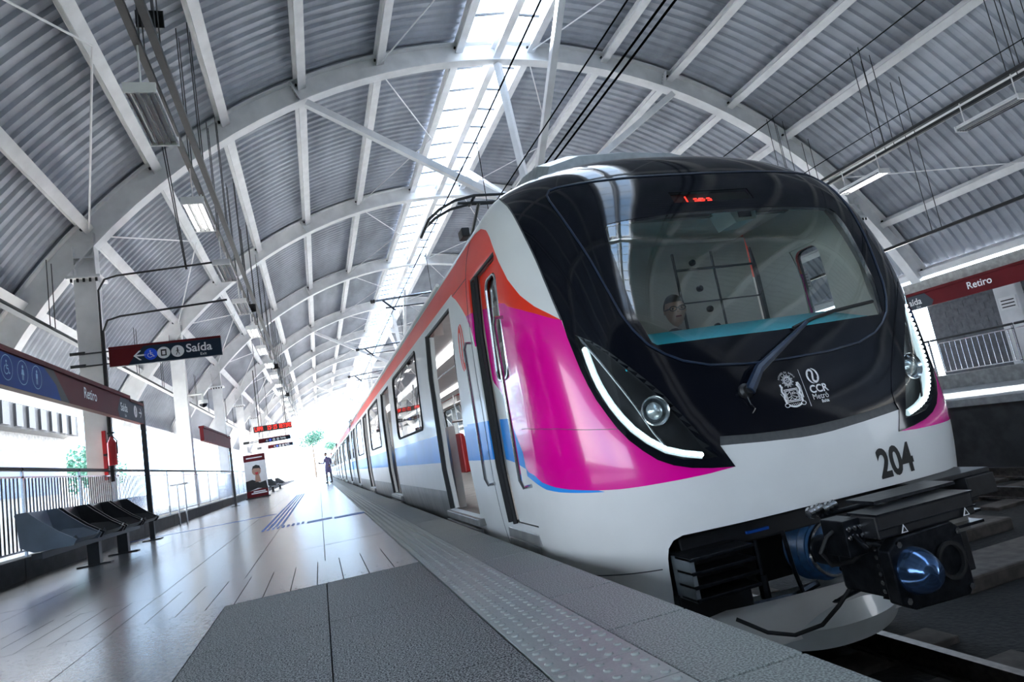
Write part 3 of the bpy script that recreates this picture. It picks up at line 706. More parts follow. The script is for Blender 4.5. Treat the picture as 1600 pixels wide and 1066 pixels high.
# --- door in the cab side
def sideq(y, z, off, sg): return side(y, z, off, sg)
def nside(sg):
    def f(y, z):
        e = .02; dw = (Wz(z + e) - Wz(z - e)) / (2 * e); return Vector((sg, 0, -dw)).normalized()
    return f
def rrect(y0, y1, z0, z1, r, n=5):
    out = []
    for cx, cy, a0 in ((y1 - r, z1 - r, 0), (y0 + r, z1 - r, 90), (y0 + r, z0 + r, 180), (y1 - r, z0 + r, 270)):
        for k in range(n + 1): a = R(a0 + 90 * k / n); out.append((cx + r * math.cos(a), cy + r * math.sin(a)))
    return out
def to_yz(poly, sg): return [(S(s, t)[1], S(s, t)[2]) for s, t in poly]
for sg in (-1, 1):
    zz = [(to_yz(dens(red, .05), sg), 1), (to_yz(dens(mag, .05), sg), 2), (to_yz(dens(blue, .05), sg), 3)]
    win = rrect(4.22, 4.50, 1.12, 1.88, .08)
    leaf = patch('cab_door', [(4.10, .09), (4.66, .09), (4.66, 1.97), (4.10, 1.97)], [win], zz, [K['white'], K['red'], K['magenta'], K['blue']], fn=lambda y, z, g=sg: side(y, z, 0, g), nfn=nside(sg), off=-.045, depth=.03, grid=(.12, .12), ax=(1, 1), parent=car)
    patch('door_window', win, fn=lambda y, z, g=sg: side(y, z, 0, g), nfn=nside(sg), off=-.06, depth=0, grid=(.2, .2), ax=(1, 1), mats=G['dark'], parent=leaf)
    patch('inner_panel', [(4.06, .09), (4.74, .09), (4.74, 1.97), (4.06, 1.97)], [win], fn=lambda y, z, g=sg: side(y, z, 0, g), nfn=nside(sg), off=-.085, depth=.004, grid=(.12, .12), ax=(1, 1), mats=K['interior'], parent=leaf)
    mb = MB(); mb.path([side(y, z, -.043, sg) for y, z in win], .012, 6, closed=True); mb.build('window_ring', K['chrome'], leaf, smooth=True)
    mb = MB(); mb.path([side(4.84, z, -.03, sg) for z in (.08, .5, 1, 1.5, 1.98)], .022, 6); mb.path([side(4.69, z, -.02, sg) for z in (.08, .5, 1, 1.5, 1.98)], .018, 6); mb.path([side(y, 1.985, -.02, sg) for y in (4.1, 4.4, 4.84)], .015, 6)
    mb.build('door_gasket', K['rubber'], car)
    for yy, z0, z1 in ((4.93, .38, 1.5), (4.02, .38, 1.5)):
        mb = MB(); mb.path([side(yy, z0, .0, sg), side(yy, z0, .055, sg), side(yy, z0 + .05, .07, sg), side(yy, (z0 + z1) / 2, .07, sg), side(yy, z1 - .05, .07, sg), side(yy, z1, .055, sg), side(yy, z1, 0, sg)], .013, 8)
        mb.build('grab_handle', K['chrome'], car, smooth=True)
    mb = MB(); mb.box(*(sorted((CX + sg * 1.30, CX + sg * 1.50))), 4.12, 4.84, -.02, .055); mb.build('door_step', K['greyskirt'], car, bevel=.006)
    mb = MB(); mb.box(*(sorted((CX + sg * 1.497, CX + sg * 1.51))), 4.12, 4.8, -.10, -.025); mb.build('step_edge', K['greyskirt'], car)
# --- sides, doors and windows of a car
DW = 1.36
def car_side(par, y0, y1, doors, sg, zones=True, near=True):
    """doors: y of the rear jamb of each doorway"""
    holes = []; wins = []
    for d in doors: holes.append([(d - DW, .06), (d, .06), (d, 2.0), (d - DW, 2.0)])
    ed = sorted([y0 + .3] + [v for d in doors for v in (d - DW, d)] + [y1 - .3]); 
    for a, b in zip(ed[::2], ed[1::2]):
        g = b - a
        if g > 2.6: c = (a + b) / 2 + .0; wins.append(rrect(c - 1.3, c + 1.3, 1.0, 1.98, .10))
        elif g > .9: wins.append(rrect((a + b) / 2 - .35, (a + b) / 2 + .35, 1.0, 1.98, .08))
    zz = [([(y0, 2.07), (y1, 2.07), (y1, 2.36), (y0, 2.36)], 1), ([(y0, .57), (y1, .57), (y1, .87), (y0, .87)], 2), ([(y0, -.5), (y1, -.5), (y1, .26), (y0, .26)], 3)]
    if y0 < 6: zz[2] = ([(doors[0] + .02, -.5), (y1, -.5), (y1, .26), (doors[0] + .02, .26)], 3)
    out = [(y0, -.5), (y1, -.5), (y1, 2.43), (y0, 2.43)]
    if y0 < 6: out = [(y0, -.62), (6.9, -.62), (7.1, -.5), (y1, -.5), (y1, 2.43), (y0, 2.43)]
    if sg > 0: zz = zz
    fn = lambda y, z, g=sg: side(y, z, 0, g)
    wall = patch('side_wall', out, holes + wins, zz, [K['white'], K['red'], K['blue'], K['greyskirt']], fn=fn, nfn=nside(sg), depth=.05, grid=(.9 if near else 3, .22), ax=(1, 1), step=.5, parent=par)
    for wn in wins:
        w_ = patch('window', wn, fn=fn, nfn=nside(sg), off=-.006, depth=0, grid=(.6, .4), ax=(1, 1), mats=G['dark'], parent=par, step=.3)
        mb = MB(); mb.path([side(y, z, -.002, sg) for y, z in wn], .018, 5, closed=True); mb.build('window_frame', K['rubber'], w_, smooth=True)
    for d in doors:
        mb = MB(); mb.path([side(d - .03, z, -.02, sg) for z in (.07, .5, 1, 1.5, 1.98)], .032, 6); mb.path([side(d - DW + .02, z, -.03, sg) for z in (.07, .5, 1, 1.5, 1.98)], .015, 6); mb.path([side(y, 1.98, -.02, sg) for y in (d - DW, d)], .02, 6)
        mb.build('door_gasket', K['rubber'], par)
        mb = MB(); mb.path([side(d - .11, z, -.05, sg) for z in (.07, .5, 1, 1.5, 1.95)], [.03] * 5, 4); mb.build('door_leaf', K['white'], par)
        mb = MB(); mb.box(*(sorted((CX + sg * 1.35, CX + sg * 1.535))), d - DW - .05, d + .05, -.01, .055); mb.box(*(sorted((CX + sg * 1.50, CX + sg * 1.545))), d - DW - .05, d + .05, -.09, -.03); mb.build('door_sill', K['greyskirt'], par, bevel=.005)
    return wall
def car_roof(par, y0, y1):
    mb = MB(); n = 14; vs = []
    for y in (y0, y1):
        row = []
        for sg in (-1, 1):
            r_ = []
            for k in range(n + 1):
                t = 7.9 + (12 - 7.9) * k / n; z, w, *_ = crow(t); r_.append((CX + sg * w, y, z))
            row += r_ if sg < 0 else r_[::-1]
        vs += row
    m_ = 2 * (n + 1); mb.add(vs, [(i, i + 1, m_ + i + 1, m_ + i) for i in range(m_ - 1)])
    mb.build('roof', K['roofgrey'], par, smooth=True)
    for sg in (-1, 1):
        mb = MB(); mb.path([(CX + sg * 1.36, y, 2.44) for y in (y0, (y0 + y1) / 2, y1)], .022, 6); mb.build('roof_gutter', K['white'], par)
def car_inside(par, y0, y1, doors, detail=True):
    mb = MB(); mb.box(CX - 1.38, CX + 1.38, y0, y1, -.0, .05); mb.build('floor_panel', K['greyskirt'], par)
    mb = MB(); mb.box(CX - 1.2, CX + 1.2, y0, y1, 2.2, 2.24); mb.build('inner_ceiling', K['lampw'], par)
    for sg in (-1, 1):
        mb = MB(); mb.box(*(sorted((CX + sg * .55, CX + sg * .75))), y0 + .3, y1 - .3, 2.17, 2.2); mb.build('light_strip', K['ceil'], par)
        ed = sorted([y0] + [v for d in doors for v in (d - DW - .1, d + .1)] + [y1])
        for a, b in zip(ed[::2], ed[1::2]):
            if b - a < .6: continue
            mb = MB(); mb.box(*(sorted((CX + sg * 1.30, CX + sg * 1.38))), a, b, .05, .95); mb.box(*(sorted((CX + sg * 1.25, CX + sg * 1.36))), a, b, 2.0, 2.2); mb.build('inner_lining', K['lampw'], par)
            if detail and b - a > 1.8:
                k = int((b - a - .3) / .46)
                for i in range(k):
                    y = a + .2 + i * .46; mb = MB()
                    mb.prism([(0, .0), (.42, .03), (.42, .09), (.09, .07), (.05, .42), (.0, .44)], (CX + sg * 1.3, y + (.42 if sg > 0 else 0), .42), (-sg, 0, 0), (0, 0, 1), .42)
                    mb.build('seat', K['redseat'] if (i % 3 == 0) else K['seat'], par, bevel=.015)
                mb = MB(); mb.path([(CX + sg * .8, a + .1, .06), (CX + sg * .8, a + .1, 2.1)], .017, 8); mb.path([(CX + sg * .8, b - .1, .06), (CX + sg * .8, b - .1, 2.1)], .017, 8); mb.path([(CX + sg * .8, a + .1, 1.85), (CX + sg * .8, b - .1, 1.85)], .015, 8); mb.path([(CX + sg * .8, a + .1, 1.0), (CX + sg * 1.3, a + .1, 1.0)], .015, 8)
                mb.build('grab_pole', K['chrome'], par, smooth=True)
DO = [7.08, 12.75, 18.3, 23.85]
for sg in (-1, 1): car_side(car, YBK, 26.0, DO, sg)
car_roof(car, NR, 26.0); car_inside(car, 5.15, 25.9, DO)
mb = MB(); mb.box(CX - 1.45, CX + 1.45, 25.9, 26.0, -.4, 2.5); mb.build('end_wall', K['white'], car)
# red circle-like emblem on the white panel beside the first door
def swirl(sc=1.):
    out = []
    def band(c, w):
        l = []; r_ = []
        n = len(c)
        for i in range(n):
            a = c[max(i - 1, 0)]; b = c[min(i + 1, n - 1)]; dx, dy = b[0] - a[0], b[1] - a[1]; L = math.hypot(dx, dy) or 1
            q = w[i] / 2; l.append((c[i][0] - dy / L * q, c[i][1] + dx / L * q)); r_.append((c[i][0] + dy / L * q, c[i][1] - dx / L * q))
        for i in range(n - 1): out.append([l[i], r_[i], r_[i + 1], l[i + 1]])
    for g in (1, -1):
        N = 30
        c = [(g * .46 * math.cos(a) , g * .5 * math.sin(a)) for a in [R(100 + 165 * i / N) for i in range(N + 1)]]
        band(c, [.02 + .13 * math.sin(PI * i / N) for i in range(N + 1)])
        c = [(g * (-.14 + .20 * math.cos(a)), g * (.20 + .22 * math.sin(a))) for a in [R(200 - 190 * i / N) for i in range(N + 1)]]
        c += [(g * (.05 - .05 * i / 8), g * (.16 - .16 * i / 8)) for i in range(1, 9)]
        band(c, [.03 + .13 * min(1, i / 18) for i in range(len(c))])
    return [[(x * sc, y * sc) for x, y in q] for q in out]
mb = MB()
for q in swirl(1):
    mb.add([side(5.30 - x * .20, 1.53 + y * .40, .004, -1) for x, y in q], [(0, 1, 2, 3)])
mb.build('operator_emblem', K['red'], car, label='red double swirl emblem')
# --- roof shroud behind the nose
mb = MB()
prof = [(-1.0, 2.5), (-.80, 2.92), (-.5, 3.0), (0, 3.02), (.5, 3.0), (.92, 2.9), (1.1, 2.5)]
vs = []
for y, k, dz in ((4.58, .9, -.10), (4.72, .96, -.03), (5.0, 1, 0), (8.6, 1, 0), (9.0, .9, -.1)): vs += [(CX + x * k, y, z + dz if i not in (0, 6) else z - .1) for i, (x, z) in enumerate(prof)]
n_ = len(prof); mb.add(vs, [(r * n_ + i, r * n_ + i + 1, (r + 1) * n_ + i + 1, (r + 1) * n_ + i) for r in range(4) for i in range(n_ - 1)] + [tuple(range(n_))[::-1], tuple(range(4 * n_, 5 * n_))])
mb.build('roof_shroud', K['roofgrey'], car)
for yy in (11.5, 16.5, 21.5):
    mb = MB(); mb.box(CX - .8, CX + .8, yy, yy + 2.8, 2.6, 2.95); mb.build('air_unit', K['roofgrey'], car, bevel=.08)
# --- pantograph
pz = MB()
for y in (7.85, 8.15):
    pz.path([(x_, y, z_ + .16) for x_, z_ in ((1.66, 3.36), (1.74, 3.50), (1.9, 3.63), (2.12, 3.74), (2.4, 3.80), (3.2, 3.80), (3.48, 3.74), (3.7, 3.63), (3.86, 3.5), (3.94, 3.36))], .02, 8)
pz.build('pantograph_head', K['darksteel'], car, smooth=True)
mb = MB(); mb.tube((2.5, 8.0, 3.92), (2.6, 10.0, 3.4), .025); mb.tube((3.1, 8.0, 3.92), (3.0, 10.0, 3.4), .025); mb.tube((2.6, 10.0, 3.4), (2.75, 9.2, 2.75), .035); mb.tube((3.0, 10.0, 3.4), (2.85, 9.2, 2.75), .035); mb.tube((2.5, 10.0, 3.4), (3.1, 10.0, 3.4), .03); mb.tube((2.2, 8.0, 3.92), (3.4, 8.0, 3.92), .02); mb.tube((2.4, 7.85, 3.94), (2.4, 8.15, 3.94), .02); mb.tube((3.2, 7.85, 3.94), (3.2, 8.15, 3.94), .02)
mb.box(2.35, 3.25, 9.05, 9.5, 2.7, 2.82); mb.build('pantograph_arm', K['darksteel'], car)
mb = MB(); mb.box(1.37, 1.44, 5.0, 5.14, 2.42, 2.50); mb.build('side_camera', K['dark'], car, bevel=.01)
# --- cab interior
mb = MB(); mb.box(CX - 1.38, CX + 1.38, 3.6, 5.0, 0, .05); mb.build('cab_floor', K['darkint'], car)
# dashboard following the windscreen
vs = []; n = 24
for i in range(n + 1):
    x = -1.05 + 2.1 * i / n
    p = fxz(x, 1.06, -.05); vs += [p, (CX + x * 1.02, max(p.y + .2, 3.98), 1.25), (CX + x * 1.02, max(p.y + .3, 4.1), 1.24), (CX + x * 1.02, max(p.y + .3, 4.1), 1.0), fxz(x, .98, -.08)]
mb = MB(); mb.add(vs, [(i * 5 + k, i * 5 + (k + 1) % 5, i * 5 + 5 + (k + 1) % 5, i * 5 + 5 + k) for i in range(n) for k in range(5)] + [(0, 1, 2, 3, 4), tuple(n * 5 + k for k in (4, 3, 2, 1, 0))])
mb.build('dashboard', K['teal'], car, smooth=True, label='turquoise dashboard behind the windscreen')
bw = MB(); bw.box(CX - 1.34, CX + 1.34, 5.0, 5.05, .05, 2.22); cabw = bw.build('cab_bulkhead', K['interior'], car)
mb = MB(); mb.box(4.16, 4.2, 4.97, 5.0, .1, 2.1); mb.box(3.3, 4.16, 4.985, 5.0, 1.93, 1.95); mb.box(3.3, 3.32, 4.985, 5.0, .3, 2.1); mb.box(3.72, 3.735, 4.985, 5.0, .3, 2.1); mb.box(3.3, 4.2, 4.985, 5.0, 1.62, 1.632); mb.build('bulkhead_joint', K['darkint'], cabw)
mb = MB()
for x, z in ((3.5, 2.0), (3.52, 1.75), (3.58, 1.55), (3.62, 1.38)): mb.lathe((x, 5.0, z), (0, -1, 0), [(0, .028), (.03, .03), (.045, .02), (.046, 0)], 12)
mb.build('lock_knobs', K['rubber'], cabw, kind='stuff')
mb = MB(); mb.box(4.62, 4.76, 4.96, 4.985, 1.62, 1.80); pp = mb.build('notice_sheet', K['print'], car)
mb = MB()
for k in range(5): mb.box(4.64, 4.74, 4.955, 4.96, 1.645 + k * .03, 1.652 + k * .03)
mb.build('notice_lines', K['pblack'], pp)
mb = MB(); mb.box(CX - 1.22, CX + 1.22, 4.12, 5.0, 2.19, 2.22); mb.build('cab_ceiling', K['interior'], car)
mb = MB(); mb.box(CX - .9, CX - .3, 4.80, 4.95, 2.195, 2.22); mb.build('cab_fill_panel', K['cabl'], car)  # hidden glowing panel added to brighten the cab interior
for sg in (-1, 1):
    lo_ = [(sg * .50, 7.0), (sg * .58, 6.6), (sg * .58, 5.4), (sg * .545, 4.9), (sg * .54, 4.5), (sg * .78, 4.3), (sg * .8, 3.0)] + [(sg * -sy(4.99, t), t) for t in (3.0, 4, 5, 6, 7.0, 7.9)] + [(sg * .6, 7.9), (sg * .5, 7.4)]
    wh = [(sg * -sy(y_, t_of_z(z_)), t_of_z(z_)) for y_, z_ in ((4.2, 1.1), (4.52, 1.1), (4.52, 1.9), (4.2, 1.9))]
    if sg < 0: lo_ = lo_[::-1]; wh = wh[::-1]
    patch('cab_lining', lo_, [wh], parent=car, mats=K['interior'], off=-.10, depth=.01, grid=(.04, .3))
mb = MB(); mb.box(CX - .95, CX + .95, 3.95, 4.0, 2.08, 2.2); mb.build('sun_blind', K['darkint'], car)
mb = MB(); mb.prism([(-.13, 0), (.13, 0), (.11, -.11), (-.07, -.13)], (3.17, 4.0, 2.09), (1, 0, 0), (0, 0, 1), .22); mb.box(3.02, 3.31, 3.76, 4.02, 2.085, 2.11)
cm = mb.build('cab_camera', K['lampw'], car, label='white boxy camera under the cab ceiling'); 
mb = MB(); mb.box(3.13, 3.24, 3.772, 3.785, 1.995, 2.065); mb.build('camera_lens', K['pblack'], cm)
# LED destination
FONT = {'L': ['10000'] * 6 + ['11111'], 'a': ['00000', '00000', '01110', '00001', '01111', '10001', '01111'], 'p': ['00000', '00000', '11110', '10001', '11110', '10000', '10000']}
mb = MB(); x = -.215
for ch in 'Lapa':
    for r_, row in enumerate(FONT[ch]):
        for c_, v in enumerate(row):
            if v == '1':
                p = fxz(x + c_ * .0088, 2.118 - r_ * .0105, -.03); mb.box(p.x - .0038, p.x + .0038, p.y - .003, p.y + .003, p.z - .0044, p.z + .0044)
    x += .052
mb.build('destination_text', K['ledr'], car, kind='stuff')
mb = MB(); p = fxz(0, 2.08, -.10); mb.box(CX - .42, CX + .4, p.y, p.y + .05, 2.01, 2.16); mb.build('display_panel', K['darkint'], car)
# --- marks on the front
def decal(name, body_, size, x0, z0, tilt=0, align='LEFT', m='print', parent=car, off=.007, bold=0, sx=1):
    vs, fs, uv = text_pts(body_, size, (1, 0, 0), (0, 0, 1), (0, 0, 0), align, bold=bold)
    mb = MB(); c, s_ = math.cos(tilt), math.sin(tilt)
    mb.add([fxz(x0 + (u * c * sx - v * s_), z0 + (u * sx * s_ + v * c), off) for u, v in uv], fs); return mb.build(name, K[m], parent)
def fx_of(s, t): p = S(s, t); return p[0] - CX, p[2]
xn, zn = fx_of(.185, 2.19)
xn2, _ = fx_of(.34, 2.2)
decal('number_204', '204', .235, xn, zn, R(1), m='pblack', off=.004, bold=.008, sx=.80)
emb = MB(); ex, ez = fx_of(-.042, 3.52)
def eq(pts, w=.0032):
    for q in stroke(pts, w): emb.add([fxz(ex + a, ez + b, .006) for a, b in q], [(0, 1, 2, 3)])
for k in range(24):
    a = 2 * PI * k / 24; r0 = .018; r1 = .042 if k % 2 else .034; eq([(r0 * math.cos(a), .072 + r0 * math.sin(a)), (r1 * math.cos(a), .072 + r1 * math.sin(a))], .004)
st5 = [(.014 * (1 if k % 2 == 0 else .42) * math.sin(k * PI / 5), .072 + .014 * (1 if k % 2 == 0 else .42) * math.cos(k * PI / 5)) for k in range(11)]; eq(st5, .003)
for (x0, x1, z0, z1) in ((-.048, .048, -.055, .02), (-.04, .04, -.047, .012)): eq([(x0, z0), (x1, z0), (x1, z1), (x0, z1), (x0, z0)], .0045)
eq([(-.034, -.01), (-.015, .004), (0, -.012), (.014, .002), (.034, -.012)]); eq([(-.034, -.03), (0, -.02), (.034, -.034)]); eq([(-.03, -.045), (-.01, -.03), (.01, -.044), (.03, -.03)]); eq([(-.01, .008), (-.01, -.02)]); eq([(.0, .0), (.02, .0), (.02, -.01), (0, -.01)])
for g in (-1, 1):
    eq([(g * .058, -.06), (g * .062, -.03), (g * .056, -.01), (g * .066, .012), (g * .060, .03), (g * .054, .04)], .013); eq([(g * .06, .042), (g * .061, .052)], .013)
    eq([(g * .05, -.045), (g * .068, -.02), (g * .078, .0)], .004)
    eq([(g * (.06 + .016 * math.cos(R(a))), -.072 + .012 * math.sin(R(a))) for a in range(0, 361, 40)], .004)
eq([(.072, -.04), (.070, .055), (.079, .03), (.074, -.04)], .004)
eq([(-.045, -.075), (-.02, -.083), (0, -.086), (.02, -.083), (.045, -.075)], .010)
for k in range(7): eq([(-.04 + k * .013, -.066), (-.034 + k * .013, -.078)], .003)
emb.build('state_crest', K['print'], car, label='white line crest with sun rays and shield')
mbt = MB()
for i, ch in enumerate('ESTADO DA BAHIA'):
    a = R(158 - i * 9.6)
    vs, fs, uv = text_pts(ch, .016, (1, 0, 0), (0, 0, 1), (0, 0, 0), 'CENTER'); tl = a - PI / 2
    mbt.add([fxz(ex + .056 * math.cos(a) + u * math.cos(tl) - v * math.sin(tl), ez + .066 + .052 * math.sin(a) + u * math.sin(tl) + v * math.cos(tl), .007) for u, v in uv], fs)
mbt.build('crest_lettering', K['print'], car)
lx, lz = fx_of(.018, 3.55)
mb = MB(); mb.add([fxz(lx - .012 + a, lz + b, .006) for a, b in ((-.0015, -.115), (.0015, -.115), (.0015, .115), (-.0015, .115))], [(0, 1, 2, 3)]); mb.build('divider_line', K['print'], car)
mb = MB()
for q in swirl(1): mb.add([fxz(lx + .075 + x * .085, lz + .062 + y * .092, .006) for x, y in q], [(0, 1, 2, 3)])
mb.build('operator_emblem', K['print'], car, label='white double swirl emblem')
decal('lettering', 'CCR', .066, lx + .018, lz - .04, bold=.0018, sx=1.0)
decal('lettering', 'Metrô', .05, lx + .018, lz - .08, sx=.95)
decal('lettering', 'Bahia', .026, lx + .073, lz - .105, bold=.0006)
# --- wiper
wb = front(-.204, 3.63, .0)
mb = MB(); mb.lathe(wb, sn(-.2, 3.63), [(-.01, .045), (.02, .045), (.035, .03), (.06, .028), (.062, 0)], 20); 
wp = mb.build('wiper_pivot', K['darksteel'], car, smooth=True)
A_ = [wb + Vector((0, -.05, 0)), front(-.15, 3.85, .06), front(-.06, 4.05, .065), front(.045, 4.28, .055), front(.10, 4.40, .045)]
mb = MB(); mb.path(A_, [.034, .030, .022, .016, .012], 8); mb.build('wiper_arm', K['wiper'], car, smooth=True)
mb = MB(); mb.path([front(.10, 4.40, .045), front(.16, 4.47, .04), front(.24, 4.53, .035)], .010, 6)
mb.path([front(s, t, .022) for s, t in ((.05, 4.36), (.13, 4.45), (.24, 4.53), (.33, 4.57), (.43, 4.61))], .012, 6); mb.build('wiper_blade', K['rubber'], car, smooth=True)
mb = MB(); mb.path([wb + Vector((-.01, -.03, -.03)), wb + Vector((0, -.035, -.08)), wb + Vector((.025, -.03, -.105)), wb + Vector((.0, -.03, -.13))], .004, 5); mb.build('washer_hose', K['chrome'], wp)
# --- underframe and mouth
mb = MB(); mb.box(CX - 1.25, CX + 1.25, 4.15, 5.9, -.62, -.02); mb.build('underframe', K['dark'], car)
mb = MB(); mb.box(CX - .95, CX + .95, 3.32, 4.3, -.12, -.01); mb.build('headstock', K['dark'], car, bevel=.01)
for sg in (-1, 1):
    ac = MB(); c = CX + sg * .83
    ac.box(c - .19, c + .19, 3.24, 3.75, -.28, -.075); acb = ac.build('anti_climber', K['dark'], car, bevel=.006)
    for zz in (-.085, -.155, -.225, -.29):
        mb = MB(); mb.box(c - .20, c + .20, 3.10, 3.26, zz - .009, zz + .009); mb.build('rib', K['darkmetal'], acb, bevel=.003)
    mb = MB(); mb.box(c - .2, c - .175, 3.11, 3.3, -.30, -.08); mb.build('end_plate', K['plate'] if sg < 0 else K['dark'], acb)
    mb = MB(); mb.box(c - .21, c + .25, 3.28, 3.8, -.62, -.29); mb.build('lifeguard_box', K['dark'], car, bevel=.01)
mb = MB(); mb.tube((CX - .45, 3.35, -.12), (CX - .45, 3.35, -.32), .018); mb.tube((CX - .45, 3.35, -.32), (CX - .45, 3.35, -.45), .03); mb.path([(CX - .62, 3.3, -.45), (CX - .3, 3.28, -.46), (CX - .15, 3.26, -.42)], .02, 6); mb.path([(CX - .28, 3.3, -.1), (CX - .3, 3.25, -.3), (CX - .26, 3.25, -.5), (CX - .1, 3.2, -.52), (CX + .1, 3.15, -.47)], .014, 6)
mb.build('brake_hoses', K['darkmetal'], car, smooth=True)
mb = MB(); mb.box(CX - .40, CX - .26, 3.27, 3.30, -.49, -.46); mb.box(CX - .55, CX - .40, 3.25, 3.27, -.06, -.045); mb.build('blue_tape', K['signblue'], car, kind='stuff')
# coupler
AX = Vector((0, -1, 0)); zc = -.27; hx, hz = CX - .12, -.225
cp = MB(); cp.lathe((CX + .05, 3.52, zc), AX, [(0, .10), (0, .19), (.03, .205), (.055, .18), (.08, .20), (.11, .175), (.14, .195), (.165, .17), (.185, .175), (.2, .15), (.205, .06)], 36)
cbel = cp.build('coupler_bellows', K['bluerub'], car, smooth=True)
mb = MB(); mb.lathe((CX + .05, 3.315, zc), AX, [(-.01, .165), (.012, .165), (.012, .15), (-.01, .15)], 36); mb.build('bellows_ring', K['chrome'], cbel, smooth=True)
cp = MB(); cp.tube((CX, 3.4, zc), (hx, 2.85, hz), .085, 20); cp.tube((CX, 3.12, zc), (CX, 3.06, zc), .11, 20); cp.tube((CX, 2.98, zc), (CX, 2.92, zc), .12, 20)
for k in range(8): a = 2 * PI * k / 8; cp.tube((CX + .1 * math.cos(a), 3.14, zc + .1 * math.sin(a)), (CX + .1 * math.cos(a), 3.03, zc + .1 * math.sin(a)), .014, 6)
cp.build('coupler_shank', K['darkmetal'], car, smooth=True)
cp = MB(); cp.box(hx - .17, hx + .17, 2.56, 2.9, hz - .14, hz + .12); cpb = cp.build('coupler_body', K['darkmetal'], car, bevel=.02)
mb = MB(); mb.prism([(-.23, -.13), (-.15, -.17), (.19, -.18), (.23, -.14), (.23, .13), (.18, .17), (-.16, .16), (-.23, .11)], (hx, 2.56, hz), (1, 0, 0), (0, 0, 1), .07); mb.build('coupler_faceplate', K['darkmetal'], car, bevel=.008)
mb = MB(); mb.lathe((hx - .105, 2.49, hz), AX, [(0, .108), (.03, .104), (.06, .094), (.09, .074), (.115, .045), (.122, 0)], 28); mb.build('coupler_cone', K['bluemet'], car, smooth=True)
mb = MB(); mb.lathe((hx + .115, 2.486, hz), AX, [(0, .088), (.014, .088), (.014, .072), (-.12, .06), (-.13, 0)], 28); mb.build('coupler_cup', K['rubber'], car, smooth=True)
mb = MB()
for k in range(6): mb.tube((hx - .185, 2.62, hz - .1 + k * .04), (hx - .165, 2.62, hz - .1 + k * .04), .012, 6)
for (x, z) in ((-.19, -.12), (.2, -.14), (.2, .12), (-.17, .13)): mb.tube((hx + x, 2.50, hz + z), (hx + x, 2.48, hz + z), .016, 6)
mb.build('face_bolts', K['chrome'], cpb, kind='stuff')
EX = CX - .17
# electric head above the coupler
eh = MB(); eh.prism([(0, 0), (.44, 0), (.44, .10), (.40, .15), (0, .15)], (EX - .16, 2.72, .0), (0, -1, 0), (0, 0, 1), .001)
eh = MB(); eh.box(EX - .20, EX + .42, 2.50, 2.66, -.06, .05); eb = eh.build('electric_head', K['dark'], car, bevel=.012, label='long black electric coupler box with warning triangles')
mb = MB(); mb.box(EX - .20, EX + .42, 2.492, 2.502, -.018, -.012); mb.box(EX - .2, EX + .42, 2.49, 2.67, .048, .058); mb.box(EX - .05, EX + .5, 2.64, 2.82, .07, .085); mb.build('box_edge', K['darkmetal'], eb)
for x in (-.06, .34):
    mb = MB(); o_ = Vector((EX + x, 2.489, -.05)); pp = [(-.022, 0), (.022, 0), (0, .04)]
    poly2(mb, o_, (1, 0, 0), (0, 0, 1), pp, .0, 0); w_ = mb.build('warning_triangle', K['print'], eb)
    mb = MB(); poly2(mb, o_, (1, 0, 0), (0, 0, 1), [(-.013, .005), (.013, .005), (0, .029)], .002, 0); poly2(mb, o_, (1, 0, 0), (0, 0, 1), [(-.002, .008), (.002, .008), (.001, .02), (-.001, .02)], .003, 0)
    # triangle centre in black
    mb.m = [0] * len(mb.f); mb.build('triangle_field', K['pblack'], eb)
mb = MB(); mb.box(EX - .30, EX - .19, 2.60, 2.75, -.13, .04); mb.tube((EX - .27, 2.59, -.02), (EX - .22, 2.57, -.10), .012); 
mb.build('head_bracket', K['darkmetal'], eb, bevel=.008)
mb = MB()
for k in range(3):
    for j in range(2): mb.lathe((EX - .28 + k * .035, 2.598, 0 - j * .04), AX, [(0, .013), (.008, .012), (.012, .0)], 8)
for k in range(2):
    mb.lathe((EX - .2 + k * .09, 2.9, .05), (1, .2, .1), [(-.04, .02), (-.02, .032), (0, .02), (.02, .032), (.04, .02), (.06, .03), (.08, .015)], 12)
mb.build('small_fittings', K['chrome'], eb, kind='stuff', smooth=True)
mb = MB(); mb.path([(EX - .26, 2.68, .0), (EX - .34, 2.68, -.03), (EX - .38, 2.7, -.1), (EX - .33, 2.7, -.17), (EX - .22, 2.68, -.17), (EX - .12, 2.66, -.12), (EX - .02, 2.62, -.1)], .010, 8)
mb.path([(EX - .02, 2.85, -.34), (EX - .1, 2.88, -.36), (EX - .16, 2.92, -.44), (EX - .24, 2.98, -.53), (EX - .36, 3.06, -.57), (EX - .48, 3.12, -.54), (EX - .6, 3.2, -.46)], .011, 8)
mb.path([(EX + .06, 2.7, -.36), (EX - .02, 2.68, -.40), (EX - .07, 2.7, -.38), (EX - .05, 2.72, -.355), (EX + .06, 2.74, -.35)], .009, 8)
mb.build('coupler_cable', K['rubber'], car, smooth=True)
mb = MB(); mb.box(EX - .06, EX + .1, 2.66, 2.86, -.10, -.03); mb.box(EX + .22, EX + .32, 2.6, 2.8, -.16, -.06); mb.tube((EX + .2, 2.9, -.0), (EX + .2, 2.6, .02), .018); mb.tube((EX - .16, 2.9, .02), (EX + .4, 2.9, .02), .015); mb.build('linkage', K['darkmetal'], car, bevel=.004)
# right-hand dark plate and bracket by the mouth
mb = MB(); mb.box(CX + .50, CX + 1.08, 3.02, 3.5, .0, .03); mb.box(CX + .85, CX + 1.08, 3.0, 3.3, -.12, -.0); mb.build('side_shelf', K['dark'], car, bevel=.006)
mb = MB(); mb.box(CX + .78, CX + .98, 3.16, 3.2, -.34, -.15); mb.build('grey_bracket', K['greyskirt'], car, bevel=.006)
